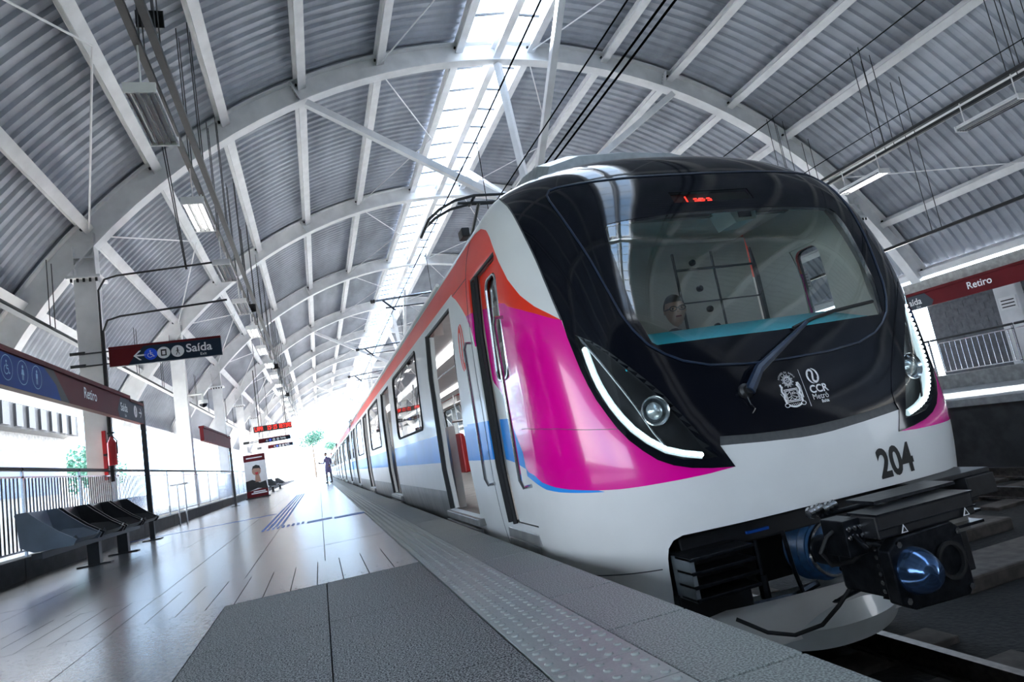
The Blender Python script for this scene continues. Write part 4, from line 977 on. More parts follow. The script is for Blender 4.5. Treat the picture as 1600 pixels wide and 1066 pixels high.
# lower lip of the bumper
vs = []; n = 30
for i in range(n + 1):
    x = -.60 + 1.14 * i / n; k = 1 - (abs(x) / .62) ** 2.4
    yb = 3.46 - .24 * k
    vs += [(CX + x, yb + .03, -.50 - .02 * k), (CX + x, yb - .02, -.52 - .02 * k), (CX + x, yb - .05, -.60 - .05 * k), (CX + x, yb + .02, -.70 - .08 * k), (CX + x, yb + .45, -.72 - .08 * k), (CX + x, yb + .40, -.53)]
mb = MB(); mb.add(vs, [(i * 6 + k, i * 6 + (k + 1) % 6, i * 6 + 6 + (k + 1) % 6, i * 6 + 6 + k) for i in range(n) for k in range(6)] + [tuple(range(6)), tuple(n * 6 + k for k in range(6))[::-1]])
mb.build('lower_bumper', K['bump'], car, smooth=True)
# wheels under the nose
for yy in (5.6, 7.8, 20.5, 22.7):
    mb = MB()
    for sg in (-1, 1): mb.lathe((CX + sg * .72, yy, -.62), (sg, 0, 0), [(-.07, .1), (-.07, .43), (-.05, .45), (-.04, .42), (.06, .415), (.06, .3), (.03, .28), (.03, .1)], 28)
    mb.tube((CX - .8, yy, -.62), (CX + .8, yy, -.62), .08, 12); mb.build('wheelset', K['darkmetal'], car, smooth=True)
mb = MB(); mb.box(CX - 1.1, CX + 1.1, 5.0, 8.4, -.6, -.2); mb.box(CX - 1.1, CX + 1.1, 9.5, 19.5, -.75, -.1); mb.box(CX - 1.1, CX + 1.1, 20, 25.5, -.6, -.2); mb.build('equipment_boxes', K['dark'], car)
# --- following cars
cn = ['second', 'third', 'fourth']
for c in range(3):
    y0 = 26.55 + c * 22.2; y1 = y0 + 21.65; cc = thing('metro_car', f'{cn[c]} metro car behind the black front, white with red and blue bands', 'train', (CX, y0, -1.04))
    D2 = [y0 + 2.85 + k * 5.55 for k in range(4)]
    for sg in ((-1, 1) if c == 0 else (-1, 1)): car_side(cc, y0, y1, D2, sg, near=False)
    car_roof(cc, y0, y1); car_inside(cc, y0 + .05, y1 - .05, D2, detail=False)
    mb = MB(); mb.box(CX - 1.45, CX + 1.45, y0, y0 + .06, -.4, 2.5); mb.box(CX - 1.45, CX + 1.45, y1 - .06, y1, -.4, 2.5); mb.box(CX - .8, CX + .8, y0 - .5, y0, .0, 2.3); mb.build('end_wall', K['dark'], cc)
    mb = MB(); mb.box(CX - 1.1, CX + 1.1, y0 + .5, y1 - .5, -.75, -.1); mb.build('equipment_boxes', K['dark'], cc)
    for k in range(3):
        mb = MB(); mb.box(CX - .8, CX + .8, y0 + 2 + 7 * k, y0 + 5 + 7 * k, 2.6, 2.95); mb.build('air_unit', K['roofgrey'], cc, bevel=.08)
    for wy in (y0 + 2.4, y0 + 4.6, y1 - 4.6, y1 - 2.4):
        mb = MB()
        for sg in (-1, 1): mb.lathe((CX + sg * .72, wy, -.62), (sg, 0, 0), [(-.07, .1), (-.07, .43), (-.05, .45), (-.04, .42), (.06, .415), (.06, .3), (.03, .1)], 16)
        mb.tube((CX - .8, wy, -.62), (CX + .8, wy, -.62), .08, 8); mb.build('wheelset', K['darkmetal'], cc, smooth=True)
# ------------------------------------------------------------------ signs
X_, Y_, Z_ = Vector((1, 0, 0)), Vector((0, 1, 0)), Vector((0, 0, 1))
def icon_person(mb, o, ax, ay, cx, cy, s, off, mi, skirt=False):
    disc(mb, o, ax, ay, cx, cy + .34 * s, .10 * s, off, mi, 12)
    if skirt: poly2(mb, o, ax, ay, [(cx - .10 * s, cy + .2 * s), (cx + .10 * s, cy + .2 * s), (cx + .2 * s, cy - .12 * s), (cx - .2 * s, cy - .12 * s)], off, mi)
    else: poly2(mb, o, ax, ay, [(cx - .14 * s, cy + .22 * s), (cx + .14 * s, cy + .22 * s), (cx + .12 * s, cy - .08 * s), (cx - .12 * s, cy - .08 * s)], off, mi)
    for g in (-1, 1): poly2(mb, o, ax, ay, [(cx + g * .07 * s - .035 * s, cy - .08 * s), (cx + g * .07 * s + .035 * s, cy - .08 * s), (cx + g * .06 * s + .03 * s, cy - .42 * s), (cx + g * .06 * s - .03 * s, cy - .42 * s)], off, mi)
def arrow(mb, o, ax, ay, cx, cy, s, d, off, mi):
    poly2(mb, o, ax, ay, [(cx - d * .5 * s, cy), (cx - d * .05 * s, cy + .42 * s), (cx + d * .12 * s, cy + .42 * s), (cx - d * .26 * s, cy + .07 * s), (cx - d * .26 * s, cy - .07 * s), (cx + d * .12 * s, cy - .42 * s), (cx - d * .05 * s, cy - .42 * s)][::d], off, mi)
    poly2(mb, o, ax, ay, [(cx - .36 * s, cy - .07 * s), (cx + .5 * s, cy - .07 * s), (cx + .5 * s, cy + .07 * s), (cx - .36 * s, cy + .07 * s)] if d > 0 else [(cx - .5 * s, cy - .07 * s), (cx + .36 * s, cy - .07 * s), (cx + .36 * s, cy + .07 * s), (cx - .5 * s, cy + .07 * s)], off, mi)
def wheelchair(mb, o, ax, ay, cx, cy, s, off, mi):
    disc(mb, o, ax, ay, cx - .05 * s, cy + .34 * s, .075 * s, off, mi, 10)
    for q in stroke([(cx - .05 * s, cy + .22 * s), (cx - .03 * s, cy - .04 * s), (cx + .16 * s, cy - .05 * s), (cx + .24 * s, cy - .28 * s), (cx + .34 * s, cy - .26 * s)], .075 * s) + stroke([(cx - .04 * s, cy + .12 * s), (cx + .14 * s, cy + .12 * s)], .06 * s) + stroke([(cx - .08 * s + .24 * s * math.cos(R(a)), cy - .12 * s + .24 * s * math.sin(R(a))) for a in range(110, 350, 20)], .055 * s): poly2(mb, o, ax, ay, q, off, mi)
def walker(mb, o, ax, ay, cx, cy, s, off, mi):
    disc(mb, o, ax, ay, cx, cy + .34 * s, .08 * s, off, mi, 10)
    for q in stroke([(cx, cy + .22 * s), (cx, cy - .05 * s)], .13 * s) + stroke([(cx, cy - .05 * s), (cx - .16 * s, cy - .38 * s)], .07 * s) + stroke([(cx, cy - .05 * s), (cx + .12 * s, cy - .2 * s), (cx + .14 * s, cy - .38 * s)], .07 * s) + stroke([(cx, cy + .18 * s), (cx - .17 * s, cy)], .05 * s) + stroke([(cx, cy + .18 * s), (cx + .17 * s, cy + .02 * s)], .05 * s): poly2(mb, o, ax, ay, q, off, mi)
def exit_sign(loc, wd, ht, name, label, group, full=True, hang=None):
    t = thing(name, label, 'sign', loc, group)
    x0, y0, z0 = loc
    mb = MB(); mb.box(x0, x0 + wd, y0, y0 + .09, z0, z0 + ht - .045, 0); mb.build('panel', K['navy'], t, bevel=.004)
    mb = MB(); mb.box(x0, x0 + wd, y0 - .01, y0 + .10, z0 + ht - .045, z0 + ht); mb.build('top_rail', K['maroon'], t)
    mb = MB(); o = Vector((x0, y0, z0)); poly2(mb, o, X_, Z_, [(0, 0), (.16 * wd, 0), (.22 * wd, ht * .45), (.30 * wd, ht - .05), (0, ht - .05)], .003); mb.build('maroon_wedge', K['maroon'], t)
    mb = MB(); h = ht
    arrow(mb, o, X_, Z_, .265 * wd, h * .42, .58 * h, 1, .005, 0)
    disc(mb, o, X_, Z_, .475 * wd, h * .43, .30 * h, .005, 0, 28); disc(mb, o, X_, Z_, .60 * wd, h * .43, .30 * h, .005, 0, 28)
    pr = mb.build('white_symbols', K['print'], t, kind='stuff')
    mb = MB(); disc(mb, o, X_, Z_, .36 * wd, h * .43, .30 * h, .005, 0, 28); mb.build('blue_disc', K['pblue'], t)
    mb = MB(); wheelchair(mb, o, X_, Z_, .362 * wd, h * .43, .46 * h, .007, 0); mb.build('wheelchair_symbol', K['print'], t)
    mb = MB(); walker(mb, o, X_, Z_, .60 * wd, h * .43, .46 * h, .007, 0)
    poly2(mb, o, X_, Z_, [(.475 * wd - .13 * h, h * .27), (.475 * wd + .13 * h, h * .27), (.475 * wd + .13 * h, h * .6), (.475 * wd - .13 * h, h * .6)], .007); mb.build('black_symbols', K['pblack'], t)
    mb = MB(); poly2(mb, o, X_, Z_, [(.475 * wd - .07 * h, h * .33), (.475 * wd + .07 * h, h * .33), (.475 * wd + .07 * h, h * .52), (.475 * wd - .07 * h, h * .52)], .009); mb.build('lift_symbol', K['print'], t)
    vs, fs, uv = text_pts('Saída', .60 * h, X_, Z_, o + Vector((.675 * wd, -.006, h * .32)), bold=.004); mb = MB(); mb.add(vs, fs); mb.build('lettering', K['print'], t)
    vs, fs, uv = text_pts('Exit', .20 * h, X_, Z_, o + Vector((.80 * wd, -.006, h * .09))); mb = MB(); mb.add(vs, fs); mb.build('small_lettering', K['print'], t)
    if hang:
        mb = MB()
        for zz in (.08, ht - .07): mb.box(x0 - .62, x0 + .02, y0 + .03, y0 + .07, z0 + zz - .012, z0 + zz + .012); mb.box(x0 - .66, x0 - .4, y0 - .03, y0 + .0, z0 + zz - .03, z0 + zz + .03)
        mb.build('fixing_arm', K['darksteel'], t, kind='stuff')
        if hang == 2:
            for xx in (x0 + .2, x0 + wd - .2):
                mb = MB(); mb.tube((xx, y0 + .05, z0 + ht), (xx, y0 + .05, 8.35), .012, 5); mb.build('hanger', K['darksteel'], t)
    return t
exit_sign((-3.66, 14.25, 3.43), 2.05, .40, 'exit_sign', 'navy and maroon exit sign reading Saída Exit, fixed to the nearest left column', None, hang=1)
# long band signs facing the tracks; canonical one runs along the left platform
def band_sign(side_, ya, yb, label, detail=True):
    """side_ = -1 left platform (faces +x), +1 right platform (faces -x); ya near end, yb far end"""
    x = -3.05 if side_ < 0 else 15.1
    t = thing('platform_sign', label, 'sign', (x, ya, 2.13))
    z0, z1 = 2.15, 2.58; f = -side_   # facing direction in x
    mb = MB(); mb.box(x - .05, x + .05, ya, yb, z0, z1 - .06); mb.build('panel', K['maroon'], t, bevel=.004)
    mb = MB(); mb.box(x - .07, x + .07, ya, yb - .9, z1 - .06, z1 + .0); mb.box(x - .07, x + .07, yb - .9, yb, z1 - .10, z1 - .05); mb.build('top_rail', K['maroon'], t)
    if not detail: return t
    ax = Y_ if f > 0 else -Y_
    o = Vector((x + f * .05, 0, 0)); sgn = 1 if f > 0 else -1
    def P(y, z): return (sgn * y, z)
    def pl(pts, off, m, nm, lab=None):
        mb = MB(); poly2(mb, o, ax, Z_, [P(*p) for p in pts], off); return mb.build(nm, m, t)
    pl([(12.0, z0), (13.58, z0), (13.58, z1 - .08), (12.12, z1 - .08), (11.92, z0 + .12)], .004, K['signgrey'], 'slate_panel')
    pl([(ya, z0), (9.45, z0), (9.32, z0 + .18), (8.95, z1 - .07), (ya, z1 - .07)], .004, K['signblue'], 'blue_panel')
    pl([(9.45, z0), (9.75, z0), (9.25, z1 - .06), (8.95, z1 - .07), (9.32, z0 + .18)], .004, K['pblack'], 'black_chevron')
    # text
    if f > 0:
        vs, fs, _ = text_pts('Retiro', .22, Y_, Z_, (x + .056, 10.32, 2.29), bold=.003); mb = MB(); mb.add(vs, fs); mb.build('lettering', K['print'], t)
        vs, fs, _ = text_pts('Saída', .20, Y_, Z_, (x + .058, 12.08, 2.27), bold=.003); mb = MB(); mb.add(vs, fs); mb.build('lettering', K['print'], t)
        vs, fs, _ = text_pts('Exit', .07, Y_, Z_, (x + .058, 12.3, 2.18)); mb = MB(); mb.add(vs, fs); mb.build('small_lettering', K['print'], t)
        mb = MB(); disc(mb, o, Y_, Z_, 13.0, 2.33, .11, .008, 0, 20); arrow(mb, o, Y_, Z_, 13.33, 2.33, .2, -1, .008, 0); mb.build('exit_symbols', K['print'], t)
        mb = MB(); walker(mb, o, Y_, Z_, 13.0, 2.33, .17, .010, 0); mb.build('walking_figure', K['pblack'], t)
        for i, yy in enumerate((7.35, 7.95, 8.34, 8.72)):
            mb = MB(); disc(mb, o, Y_, Z_, yy, 2.35, .14, .007, 0, 26, r0=.132)
            if i == 1: wheelchair(mb, o, Y_, Z_, yy, 2.35, .2, .007, 0)
            else: icon_person(mb, o, Y_, Z_, yy, 2.35, .2, .007, 0, skirt=(i == 2))
            mb.build('toilet_symbol', K['pale'], t)
    else:
        vs, fs, _ = text_pts('Retiro', .235, -Y_, Z_, (x - .056, 11.02, 2.29), bold=.003); mb = MB(); mb.add(vs, fs); mb.build('lettering', K['print'], t)
        vs, fs, _ = text_pts('Saída', .235, -Y_, Z_, (x - .062, 12.72, 2.26), bold=.003); mb = MB(); mb.add(vs, fs); mb.build('lettering', K['print'], t)
        vs, fs, _ = text_pts('Exit', .08, -Y_, Z_, (x - .058, 12.42, 2.17)); mb = MB(); mb.add(vs, fs); mb.build('small_lettering', K['print'], t)
    return t
band_sign(-1, 6.9, 13.58, 'maroon and blue band sign reading Retiro above the bench on the left platform')
band_sign(1, 6.9, 13.58, 'maroon band sign reading Retiro and Saída on the right platform')
band_sign(-1, 20.3, 26.2, 'maroon band sign seen edge-on between the second and third left columns', detail=False)
for i, (y, l) in enumerate(((13.72, 'black steel sign post at the far end of the left Retiro sign'), (6.7, 'black steel sign post at the near end of the left Retiro sign'), (26.3, 'black steel sign post beyond the second left column'))):
    t = thing('sign_post', l, 'post', (-3.05, y, 0)); mb = MB(); mb.box(-3.09, -3.01, y - .03, y + .03, 0, 2.6); mb.build('post', K['darksteel'], t)
    mb = MB(); mb.box(-3.2, -2.9, y - .12, y + .12, .0, .02); mb.build('base_plate', K['darksteel'], t)
for y in (6.75, 13.68):
    t = thing('sign_post', f'black steel post carrying the {"near" if y < 9 else "far"} end of the right Retiro sign', 'post', (15.1, y, 0)); mb = MB(); mb.box(15.06, 15.14, y - .03, y + .03, 0, 2.6); mb.build('post', K['darksteel'], t); mb = MB(); mb.box(14.95, 15.25, y - .12, y + .12, 0, .02); mb.build('base_plate', K['darksteel'], t)
# LED board and two far exit signs hanging over the left platform
t = thing('led_board', 'red LED departure board hanging above the far exit signs', 'board', (-2.64, 32.0, 3.0))
mb = MB(); mb.box(-2.64, -.97, 32.0, 32.15, 2.98, 3.25); mb.build('case', K['pblack'], t, bevel=.01)
LT = {'R': ['11110', '10001', '10001', '11110', '10100', '10010', '10001'], 'E': ['11111', '10000', '10000', '11110', '10000', '10000', '11111'], 'T': ['11111', '00100', '00100', '00100', '00100', '00100', '00100'], 'I': ['01110', '00100', '00100', '00100', '00100', '00100', '01110'], 'O': ['01110', '10001', '10001', '10001', '10001', '10001', '01110'], 'L': ['10000'] * 6 + ['11111'], 'A': ['01110', '10001', '10001', '11111', '10001', '10001', '10001'], 'P': ['11110', '10001', '10001', '11110', '10000', '10000', '10000'], ' ': ['00000'] * 7, '1': ['00100', '01100', '00100', '00100', '00100', '00100', '01110'], '5': ['11111', '10000', '11110', '00001', '00001', '10001', '01110'], ':': ['00000', '00100', '00000', '00000', '00100', '00000', '00000']}
mb = MB(); x = -2.58
for ch in 'LAPA  15:15 RETIRO':
    for r_, row in enumerate(LT[ch]):
        for c_, v in enumerate(row):
            if v == '1': mb.box(x + c_ * .016, x + c_ * .016 + .014, 31.99, 32.0, 3.19 - r_ * .026, 3.212 - r_ * .026)
    x += .089
mb.build('led_text', K['ledr'], t, kind='stuff')
mb = MB(); mb.tube((-2.4, 32.07, 3.25), (-2.4, 32.07, 5.9), .02); mb.tube((-1.2, 32.07, 3.25), (-1.2, 32.07, 5.9), .02); mb.build('hanger', K['darksteel'], t)
exit_sign((-2.5, 32.3, 2.48), 1.42, .2, 'exit_sign', 'small far exit sign hanging just below the red LED board', None, hang=2)
exit_sign((-2.95, 45.0, 2.75), 1.55, .22, 'exit_sign', 'smallest far exit sign, lowest of the hanging signs', None, hang=2)
# advert totem
t = thing('advert_totem', 'white advert totem with maroon header and a smiling face on the left platform', 'totem', (-2.88, 33.5, 0))
mb = MB(); mb.box(-3.36, -2.4, 33.5, 33.68, .05, 2.07); mb.build('panel', K['lampw'], t, bevel=.01)
mb = MB(); o = Vector((-3.36, 33.5, .05)); poly2(mb, o, X_, Z_, [(0, 1.70), (.96, 1.70), (.96, 2.02), (0, 2.02)], .004); poly2(mb, o, X_, Z_, [(0, 0), (.96, 0), (.96, .42), (0, .30)], .004); mb.build('maroon_bands', K['maroon'], t, kind='stuff')
mb = MB(); poly2(mb, o, X_, Z_, [(0, .28), (.5, .42), (.96, .34), (.9, .72), (.62, .66), (.3, .84), (0, .78)], .006); mb.build('dark_sleeve', K['pblack'], t)
mb = MB(); disc(mb, o, X_, Z_, .52, 1.22, .2, .006, 0, 20); poly2(mb, o, X_, Z_, [(.42, .7), (.68, .7), (.62, 1.08), (.46, 1.08)], .006); mb.build('portrait_face', K['skin'], t)
mb = MB(); poly2(mb, o, X_, Z_, [(.32, 1.28), (.38, 1.46), (.52, 1.52), (.68, 1.46), (.73, 1.26), (.66, 1.34), (.4, 1.36)], .008); mb.build('portrait_hair', K['hair'], t)
mb = MB(); poly2(mb, o, X_, Z_, [(.44, 1.16), (.6, 1.17), (.57, 1.06), (.49, 1.05)], .009); mb.build('portrait_mouth', K['extred'], t)
mb = MB()
for (a, b, c) in ((.12, .84, 1.84), (.3, .84, .24), (.2, .9, .16)): poly2(mb, o, X_, Z_, [(a, c), (b, c), (b, c + .05), (a, c + .05)], .008)
mb.build('print_lines', K['print'], t, kind='stuff')
mb = MB(); mb.box(-3.42, -2.34, 33.45, 33.75, 0, .06); mb.build('base', K['darksteel'], t)
# ------------------------------------------------------------------ railings
def railing(x, y0, L, z0, label, group, step=.115, rising=1.16, tilt=0, m='chrome'):
    t = thing('railing', label, 'railing', (x, y0, z0), group)
    mb = MB(); mb.tube((x, y0 + .005, z0 + rising), (x, y0 + L - .04, z0 + rising), .03, 8); mb.build('handrail', K['darksteel'] if m != 'chrome2' else K['darksteel'], t, smooth=True)
    mb = MB(); mb.box(x - .012, x + .012, y0, y0 + L - .04, z0 + rising - .12, z0 + rising - .095); mb.build('top_rail', K['chrome'], t)
    mb = MB(); mb.box(x - .012, x + .012, y0, y0 + L - .04, z0 + .07, z0 + .095); mb.build('bottom_rail', K['chrome'], t)
    mb = MB(); mb.box(x - .012, x + .012, y0, y0 + .05, z0, z0 + rising); mb.build('post', K[m] if m in K else K['chrome'], t)
    n = int(L / step); src = None
    for k in range(1, n):
        if src is None:
            mb = MB(); mb.tube((x, y0 + k * step, z0 + .08), (x, y0 + k * step, z0 + rising - .10), .011, 6); src = mb.build('baluster', K['chrome'], t, smooth=True)
        else:
            c = src.copy(); COL.objects.link(c); c.location = (0, (k - 1) * step, 0)
    return t
for k in range(12):
    railing(-3.82, 6.0 + k * 2.2, 2.2, .27, f'steel railing section on the left kerb, {ORD[k]} from the camera', 'left platform railings')
for k in range(12, 20):
    t = thing('railing', f'far steel railing section on the left kerb, {ORD[k - 12]} after the advert totem', 'railing', (-3.82, 6 + k * 2.2, .27), 'far left railings'); y0 = 6 + k * 2.2
    mb = MB(); mb.tube((-3.82, y0, 1.43), (-3.82, y0 + 2.19, 1.43), .03, 6); mb.build('handrail', K['darksteel'], t)
    mb = MB()
    for j in range(18): mb.box(-3.83, -3.81, y0 + j * .12, y0 + j * .12 + .02, .34, 1.35)
    mb.build('balusters', K['chrome'], t, kind='stuff'); mb = MB(); mb.box(-3.84, -3.80, y0, y0 + .05, .27, 1.43); mb.build('post', K['chrome'], t)
for k in range(5):
    railing(15.85, 4.2 + k * 2.2, 2.2, .36, f'steel railing section behind the right bench, {ORD[k]} from the camera', 'right platform railings', step=.15, rising=.95)
# ------------------------------------------------------------------ benches of shell seats
def shell_seat(mb, x, y, w, d=1):
    """bucket with a back and two wings, opening towards d in x"""
    n = 10
    prof = [(.50, .44), (.46, .41), (.30, .40), (.12, .42), (.04, .50), (.0, .62), (-.05, .82)]
    vs = []
    for (a, z) in prof:
        for j in range(n + 1):
            u = -1 + 2 * j / n; lift = max(0, abs(u) - .72) / .28
            hh = lift * lift * (.16 if .1 < a < .45 else .05 if a > 0 else 0)
            vs.append((x + d * (a + .0), y + u * w / 2, z + hh))
    th = .018; N = len(vs); inner = [(v[0] - d * .012, v[1], v[2] - th) for v in vs]
    m = n + 1; P = len(prof)
    fs = [(i * m + j, i * m + j + 1, (i + 1) * m + j + 1, (i + 1) * m + j) for i in range(P - 1) for j in range(n)]
    fs2 = [tuple(N + k for k in f[::-1]) for f in fs]
    rim = [(j, j + 1) for j in range(n)] + [((P - 1) * m + j + 1, (P - 1) * m + j) for j in range(n)] + [((i + 1) * m, i * m) for i in range(P - 1)] + [(i * m + n, (i + 1) * m + n) for i in range(P - 1)]
    mb.add(vs + inner, fs + fs2 + [(a, b, N + b, N + a) for a, b in rim])
    # side wings: closed panels from the back edge to the front tip
    for g in (-1, 1):
        yy = y + g * w / 2
        prof2 = [(-.05, .82), (-.02, .45), (.10, .38), (.47, .38), (.51, .44), (.34, .56), (.16, .72), (.06, .82)]
        mb.prism([(d * a, z) for a, z in (prof2 if d > 0 else prof2[::-1])], (x, yy + .012, 0), (1, 0, 0), (0, 0, 1), .024)
def bench(x, ys, d, label, mats):
    t = thing('platform_bench', label, 'bench', (x, ys[0], 0))
    for i, y in enumerate(ys):
        mb = MB(); shell_seat(mb, x - d * 0, y, .86, d); mb.build('seat', K[mats[i % len(mats)]], t, smooth=True)
    mb = MB(); mb.box(min(x + d * .1, x + d * .2), max(x + d * .1, x + d * .2), ys[0] - .5, ys[-1] + .5, .30, .37); mb.build('beam', K['darksteel'], t, bevel=.005)
    for yy in (ys[0] + .35 + 1.0, ys[-1] - .3):
        mb = MB(); mb.box(min(x + d * .08, x + d * .22), max(x + d * .08, x + d * .22), yy - .06, yy + .06, 0.02, .3); mb.box(x - .2 + d * .15, x + .2 + d * .15, yy - .07, yy + .07, 0, .02); mb.build('leg', K['darksteel'], t)
    return t
bench(-3.12, [8.85, 9.85, 10.85, 11.85], 1, 'row of grey and black shell seats under the left Retiro sign', ['seat', 'seatd', 'seatd', 'seatd'])
bench(14.95, [5.6, 6.6, 7.6, 8.55], -1, 'row of black shell seats in front of the railing on the right platform', ['seatd'])
for i, y in enumerate((44, 52)):
    bench(-3.12, [y, y + .95, y + 1.9], 1, f'far row of black shell seats, {ORD[i]} beyond the advert totem', ['seatd'])
# ------------------------------------------------------------------ overhead trays, lamps, speakers
def tray(x, z, label, r=.05, y0=-6, y1=60):
    t = thing('cable_tray', label, 'cable tray', (x, y0, z))
    mb = MB(); mb.box(x - r, x + r, y0, y1, z - .02, z + .015); mb.box(x - r, x - r + .008, y0, y1, z, z + .05); mb.box(x + r - .008, x + r, y0, y1, z, z + .05); mb.build('channel', K['darksteel'], t)
    a = math.asin(max(-1, min(1, (x - CXR) / 13.5))); zt = CZR + 13.55 * math.cos(a); k = 0; y = y0 + 1.3; src = None
    while y < y1:
        for dy in (0, .25):
            mb = MB(); mb.tube((x, y + dy, z), (x, y + dy, zt), .009, 5)
            if src is None: src = mb.build('hanger_rod', K['darksteel'], t); src_y = y + dy
            else:
                c = src.copy(); COL.objects.link(c); c.location = (0, y + dy - src_y, 0)
        y += 3.1
    return t
tray(-1.4, 5.9, 'dark cable tray carrying the left row of ceiling lamps', .04)
tray(-1.22, 5.95, 'thick dark conduit tray on the track side of the left lamps', .045)
tray(13.46, 5.9, 'dark cable tray carrying the right row of ceiling lamps', .06)
tray(13.75, 5.85, 'pale cable tray beside the right lamp tray', .05)
tray(-4.5, 4.2, 'dark cable tray running outside the left columns', .06)
tray(14.5, 3.76, 'thick dark pipe hanging low above the right platform', .04)
def lamp_fix(x, y, z, lit, label, group):
    t = thing('ceiling_lamp', label, 'lamp', (x, y, z), group)
    mb = MB(); mb.box(x - .13, x + .13, y, y + 1.25, z + .03, z + .07); 
    vs = []
    mb.prism([(-.17, 0), (-.13, .04), (.13, .04), (.17, 0), (.165, -.01), (-.165, -.01)], (x, y + 1.25, z), (1, 0, 0), (0, 0, 1), 1.25); mb.build('housing', K['lampw'], t)
    mb = MB()
    for k in range(5): mb.box(x - .155 + k * .0745, x - .143 + k * .0745, y + .02, y + 1.23, z - .055, z - .008)
    mb.build('louvre', K['lampoff'], t, kind='stuff')
    for dx in (-.10, 0, .10)[:3 if lit else 2]:
        mb = MB(); mb.tube((x + dx, y + .05, z - .03), (x + dx, y + 1.2, z - .03), .014, 8); mb.build('tube', K['tube'] if lit else K['lampw'], t, smooth=True)
    mb = MB(); mb.box(x - .17, x + .17, y - .02, y + .01, z - .06, z + .06); mb.box(x - .17, x + .17, y + 1.24, y + 1.27, z - .06, z + .06); mb.tube((x, y + .1, z + .06), (x, y + .1, 5.9), .012, 5); mb.tube((x, y + 1.15, z + .06), (x, y + 1.15, 5.9), .012, 5); mb.build('end_caps', K['lampw'], t, kind='stuff')
for k in range(14):
    y = 7.45 + 3.2 * k
    lamp_fix(-1.4, y, 5.28, k in (1, 4, 5, 6, 7, 8, 9, 10, 11, 12, 13), f'{"lit" if k in (1, 4) or k > 4 else "unlit"} louvred lamp of the left row, {ORD[k]} from the camera', 'left ceiling lamps')
for k in range(8):
    y = 4.6 + 3.2 * k
    lamp_fix(13.46, y, 5.36, k == 2 or k > 3, f'strip lamp of the right row, {ORD[k]} from the camera', 'right ceiling lamps')
def speaker(x, y, z, label):
    t = thing('horn_speaker', label, 'speaker', (x, y, z))
    mb = MB(); vs = []
    for (a, d) in ((.16, 0), (.05, .18), (.04, .24)): vs += [(x - a, y + d, z - a * .75), (x + a, y + d, z - a * .75), (x + a, y + d, z + a * .75), (x - a, y + d, z + a * .75)]
    mb.add(vs, [(i * 4 + k, i * 4 + (k + 1) % 4, i * 4 + 4 + (k + 1) % 4, i * 4 + 4 + k) for i in range(2) for k in range(4)] + [(8, 9, 10, 11)]); o_ = mb.build('horn', K['darksteel'], t); so = o_.modifiers.new('t', 'SOLIDIFY'); so.thickness = .008
    mb = MB(); mb.lathe((x, y + .14, z), (0, -1, 0), [(0, .04), (.06, .035), (.08, .02), (.081, 0)], 14); mb.build('driver_cone', K['chrome'], t)
    mb = MB(); mb.tube((x, y + .2, z), (x, y + .2, 5.87 if z < 5.9 else z + .9), .012, 6); mb.build('bracket', K['darksteel'], t)
speaker(-1.31, 7.95, 6.52, 'dark horn loudspeaker above the nearest left lamp')
for k, y in enumerate((19.2, 30.0, 41)): speaker(-1.31, y, 5.62, f'small dark loudspeaker under the left tray, {ORD[k]} past the nearest column')
# pipes crossing to the first left column
t = thing('conduit_pipes', 'pair of dark conduits from the nearest left column to the lamp tray', 'pipe', (-3.8, 14.25, 5.2))
for dz, dx in ((0, 0), (-.85, .1)):
    mb = MB(); mb.path([(-3.76 + dx * .3, 14.2, 1.2), (-3.74 + dx * .3, 14.2, 5.0 + dz), (-3.62, 14.2, 5.22 + dz), (-3.4, 14.2, 5.28 + dz), (-1.4, 14.2, 5.42 + dz)], .022, 6); mb.build('conduit', K['darksteel'], t, smooth=True)
mb = MB(); mb.tube((-2.1, 14.2, 5.3), (-2.3, 14.2, 8.2), .012, 5); mb.tube((-2.12, 14.2, 5.3), (-2.35, 14.2, 8.2), .012, 5); mb.build('hanger_rod', K['darksteel'], t)
# overhead line
def wire(pts, r, name, label, m='wire'):
    mb = MB(); mb.path(pts, r, 5); return tag(mb.build(name, K[m]), label, 'cable')
wire([(2.80, -8, 5.22), (2.8, 8.5, 5.14), (2.8, 23, 5.3), (2.8, 60, 5.2)], .012, 'catenary_wire', 'thin black catenary wire above the metro train')
wire([(2.80, -8, 3.985), (2.8, 60, 3.985)], .008, 'contact_wire', 'thin contact wire touching the pantograph')
for k, y in enumerate((8.55, 13.5, 18.5)): wire([(2.8, y, 5.15), (2.8, y + .02, 3.985)], .006, 'dropper_wire', f'thin vertical dropper above the train, {ORD[k]} from the camera')
for dx, w_ in ((0, 'left'), (.16, 'right')): wire([(5.3 + dx, -8, 6.25), (5.3 + dx, 60, 6.25)], .02, 'feeder_cable', f'{w_} one of the twin black feeder cables under the skylight')
wire([(9.25, -8, 5.95), (9.25, 60, 5.95)], .012, 'catenary_wire', 'thin black catenary wire above the empty right track')
wire([(9.25, -8, 4.6), (9.25, 60, 4.6)], .008, 'contact_wire', 'lower contact wire above the empty right track')
